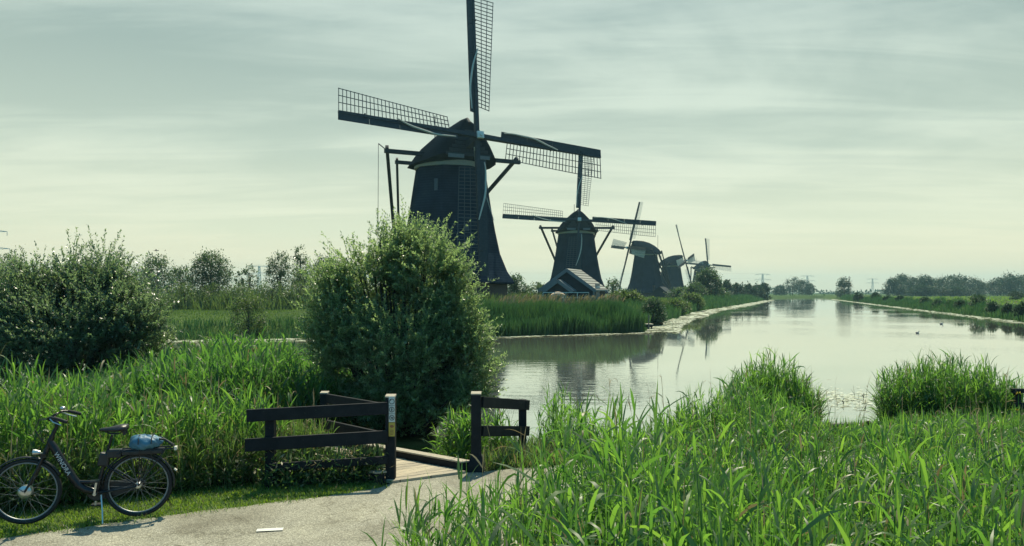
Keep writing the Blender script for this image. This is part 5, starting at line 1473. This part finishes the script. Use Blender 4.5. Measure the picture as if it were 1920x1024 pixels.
pylon(1430, 513, 1000, 'hazy lattice pylon left of the far tree clump')
pylon(1514, 516, 1080, 'hazy lattice pylon behind the right side of the far tree clump')
pylon(1636, 522, 1150, 'hazy lattice pylon between the point tree and the right wood')
pylon(486, 497, 900, 'small hazy lattice pylon behind the left treeline')
pylon(-33, 428, 420, 'larger pylon cut off at the left picture edge', .8)
b = MB()
for dz in (0, -6, -9):
    a0, a1 = Vector((at(486, 0, 900).x, 900, 31 + dz)), Vector((at(1430, 0, 1000).x, 1000, 26 + dz))
    b.tube([a0 + (a1 - a0) * (k / 16) + Vector((0, 0, -9 * 4 * (k / 16) * (1 - k / 16) * .35)) for k in range(17)], .07, 4)
tag(b.build('power_line', M_STEEL), 'faint sagging power lines crossing behind the windmills', 'power line')

b = MB()
Mr = Matrix.Rotation(.3, 3, 'Z')
b.ball((0, 0, 0), (.17, .055, .05), 10, 6); b.ball((.19, 0, .02), (.05, .035, .035), 8, 6)
for s_ in (-1, 1):
    b.add([(.09, s_ * .04, .02), (-.06, s_ * .04, .02), (-.05, s_ * .30, .10), (.05, s_ * .33, .10), (-.08, s_ * .56, .03), (.09, s_ * .04, .0), (-.06, s_ * .04, .0), (-.05, s_ * .30, .085), (.05, s_ * .33, .085)], [(0, 1, 2, 3), (3, 2, 4), (5, 8, 7, 6), (8, 4, 7), (0, 3, 8, 5), (1, 6, 7, 2)])
b.add([(-.15, .03, 0), (-.15, -.03, 0), (-.28, -.05, 0), (-.28, .05, 0), (-.15, .03, .012), (-.15, -.03, .012), (-.28, -.05, .012), (-.28, .05, .012)], [(0, 1, 2, 3), (4, 7, 6, 5), (0, 4, 5, 1), (2, 6, 7, 3), (0, 3, 7, 4), (1, 5, 6, 2)])
o = b.build('bird', M_DUCKHEAD, None, True); o.location = at(293, 470, 75); o.rotation_euler = (.2, 0, .5)
tag(o, 'small dark bird flying over the left treeline', 'bird')


def duck(u, v, rz_, label, s_=1.0):
    p = at(u, v, z=WATER_Z)
    root = thing('duck', (p.x, p.y, WATER_Z), label, 'duck', 'ducks swimming on the canal', rz_)
    b = MB(); rg = []
    for q, hw, lo, hi in ((-.24, .02, .13, .15), (-.19, .06, .04, .16), (-.08, .105, -.05, .17), (.05, .11, -.06, .165), (.14, .085, -.04, .15), (.19, .045, .0, .13)):
        rg.append([(q * s_, hw * math.cos(a_) * s_, ((lo + hi) / 2 + (hi - lo) / 2 * math.sin(a_)) * s_) for a_ in np.linspace(0, 2 * math.pi, 13)[:-1]])
    b.rings(rg)
    b.tube([(.14 * s_, 0, .10 * s_), (.19 * s_, 0, .19 * s_), (.21 * s_, 0, .25 * s_)], [.05 * s_, .035 * s_, .035 * s_], 8)
    b.build('duck_body', M_DUCK, root, True)
    b = MB(); b.ball((.225 * s_, 0, .27 * s_), (.05 * s_, .038 * s_, .04 * s_), 10, 8); b.bar((.265 * s_, 0, .262 * s_), (.33 * s_, 0, .25 * s_), .03 * s_, .014 * s_); b.build('duck_head', M_DUCKHEAD, root, True)


duck(1720, 625, .1, 'pale duck swimming right, nearest on the open water', .6)
duck(1765, 608, .1, 'darker duck farther out, swimming ahead near the right bank', .7)
for u, v, lab in ((1580, 758, 'thin dark twig sticking out of the water beside the glittering patch'), (1618, 747, 'shorter twig in the middle of the glittering patch')):
    p = at(u, v, z=WATER_Z); b = MB()
    b.tube([(0, 0, -.3), (.02, 0, .05), (.0, 0, .10), (.035, 0, .16)], [.014, .012, .010, .006], 6); b.tube([(.0, 0, .07), (-.04, 0, .11)], [.008, .004], 5)
    o = b.build('twig', M_DUCKHEAD, None, True); o.location = p; tag(o, lab, 'twig')
for u, v, lab in ((1909, 738, 'upper yellow iris flower in front of the dark right rail'), (1906, 770, 'lower yellow iris flower below the dark right rail')):
    Y = 15.6; p = at(u, v, Y); g_ = gz(p.x, Y)
    root = thing('iris', (p.x, Y, g_), lab, 'flower', 'yellow irises by the right rail')
    b = MB(); b.tube([(0, 0, -.1), (.01, 0, p.z - g_)], .007, 6)
    b.build('stalk', M_REED, root)
    b = MB(); zt = p.z - g_
    for k in range(6):
        a_ = k * math.pi / 3; l_ = .05 if k % 2 else .035; dz = -.02 if k % 2 else .045
        dv = Vector((math.cos(a_), math.sin(a_), 0)); sv = Vector((-math.sin(a_), math.cos(a_), 0)) * .018; c0 = Vector((.01, 0, zt))
        b.add([c0, c0 + dv * l_ * .6 + sv + Vector((0, 0, .015)), c0 + dv * l_ + Vector((0, 0, dz)), c0 + dv * l_ * .6 - sv + Vector((0, 0, .015)), c0 - Vector((0, 0, .006))], [(0, 1, 2, 3), (4, 3, 2, 1), (0, 4, 1), (0, 3, 4)])
    b.build('petals', M_FLOWER, root)

# ------------------------------------------------------------------ haze
hz = bpy.data.materials.new('haze'); hz.use_nodes = True; t = hz.node_tree
t.nodes.remove(t.nodes['Principled BSDF'])
pv = N(t, 'ShaderNodeVolumePrincipled'); pv.inputs['Color'].default_value = (.50, .88, 1.0, 1); pv.inputs['Density'].default_value = .00026; pv.inputs['Anisotropy'].default_value = .45
t.links.new(pv.outputs[0], t.nodes['Material Output'].inputs['Volume'])
hb = MB(); hb.box((0, 1275, 27), (5200, 2750, 62)); o = hb.build('haze', hz); tag(o, 'thin bluish haze in the air over the whole polder', 'haze', kind='stuff')
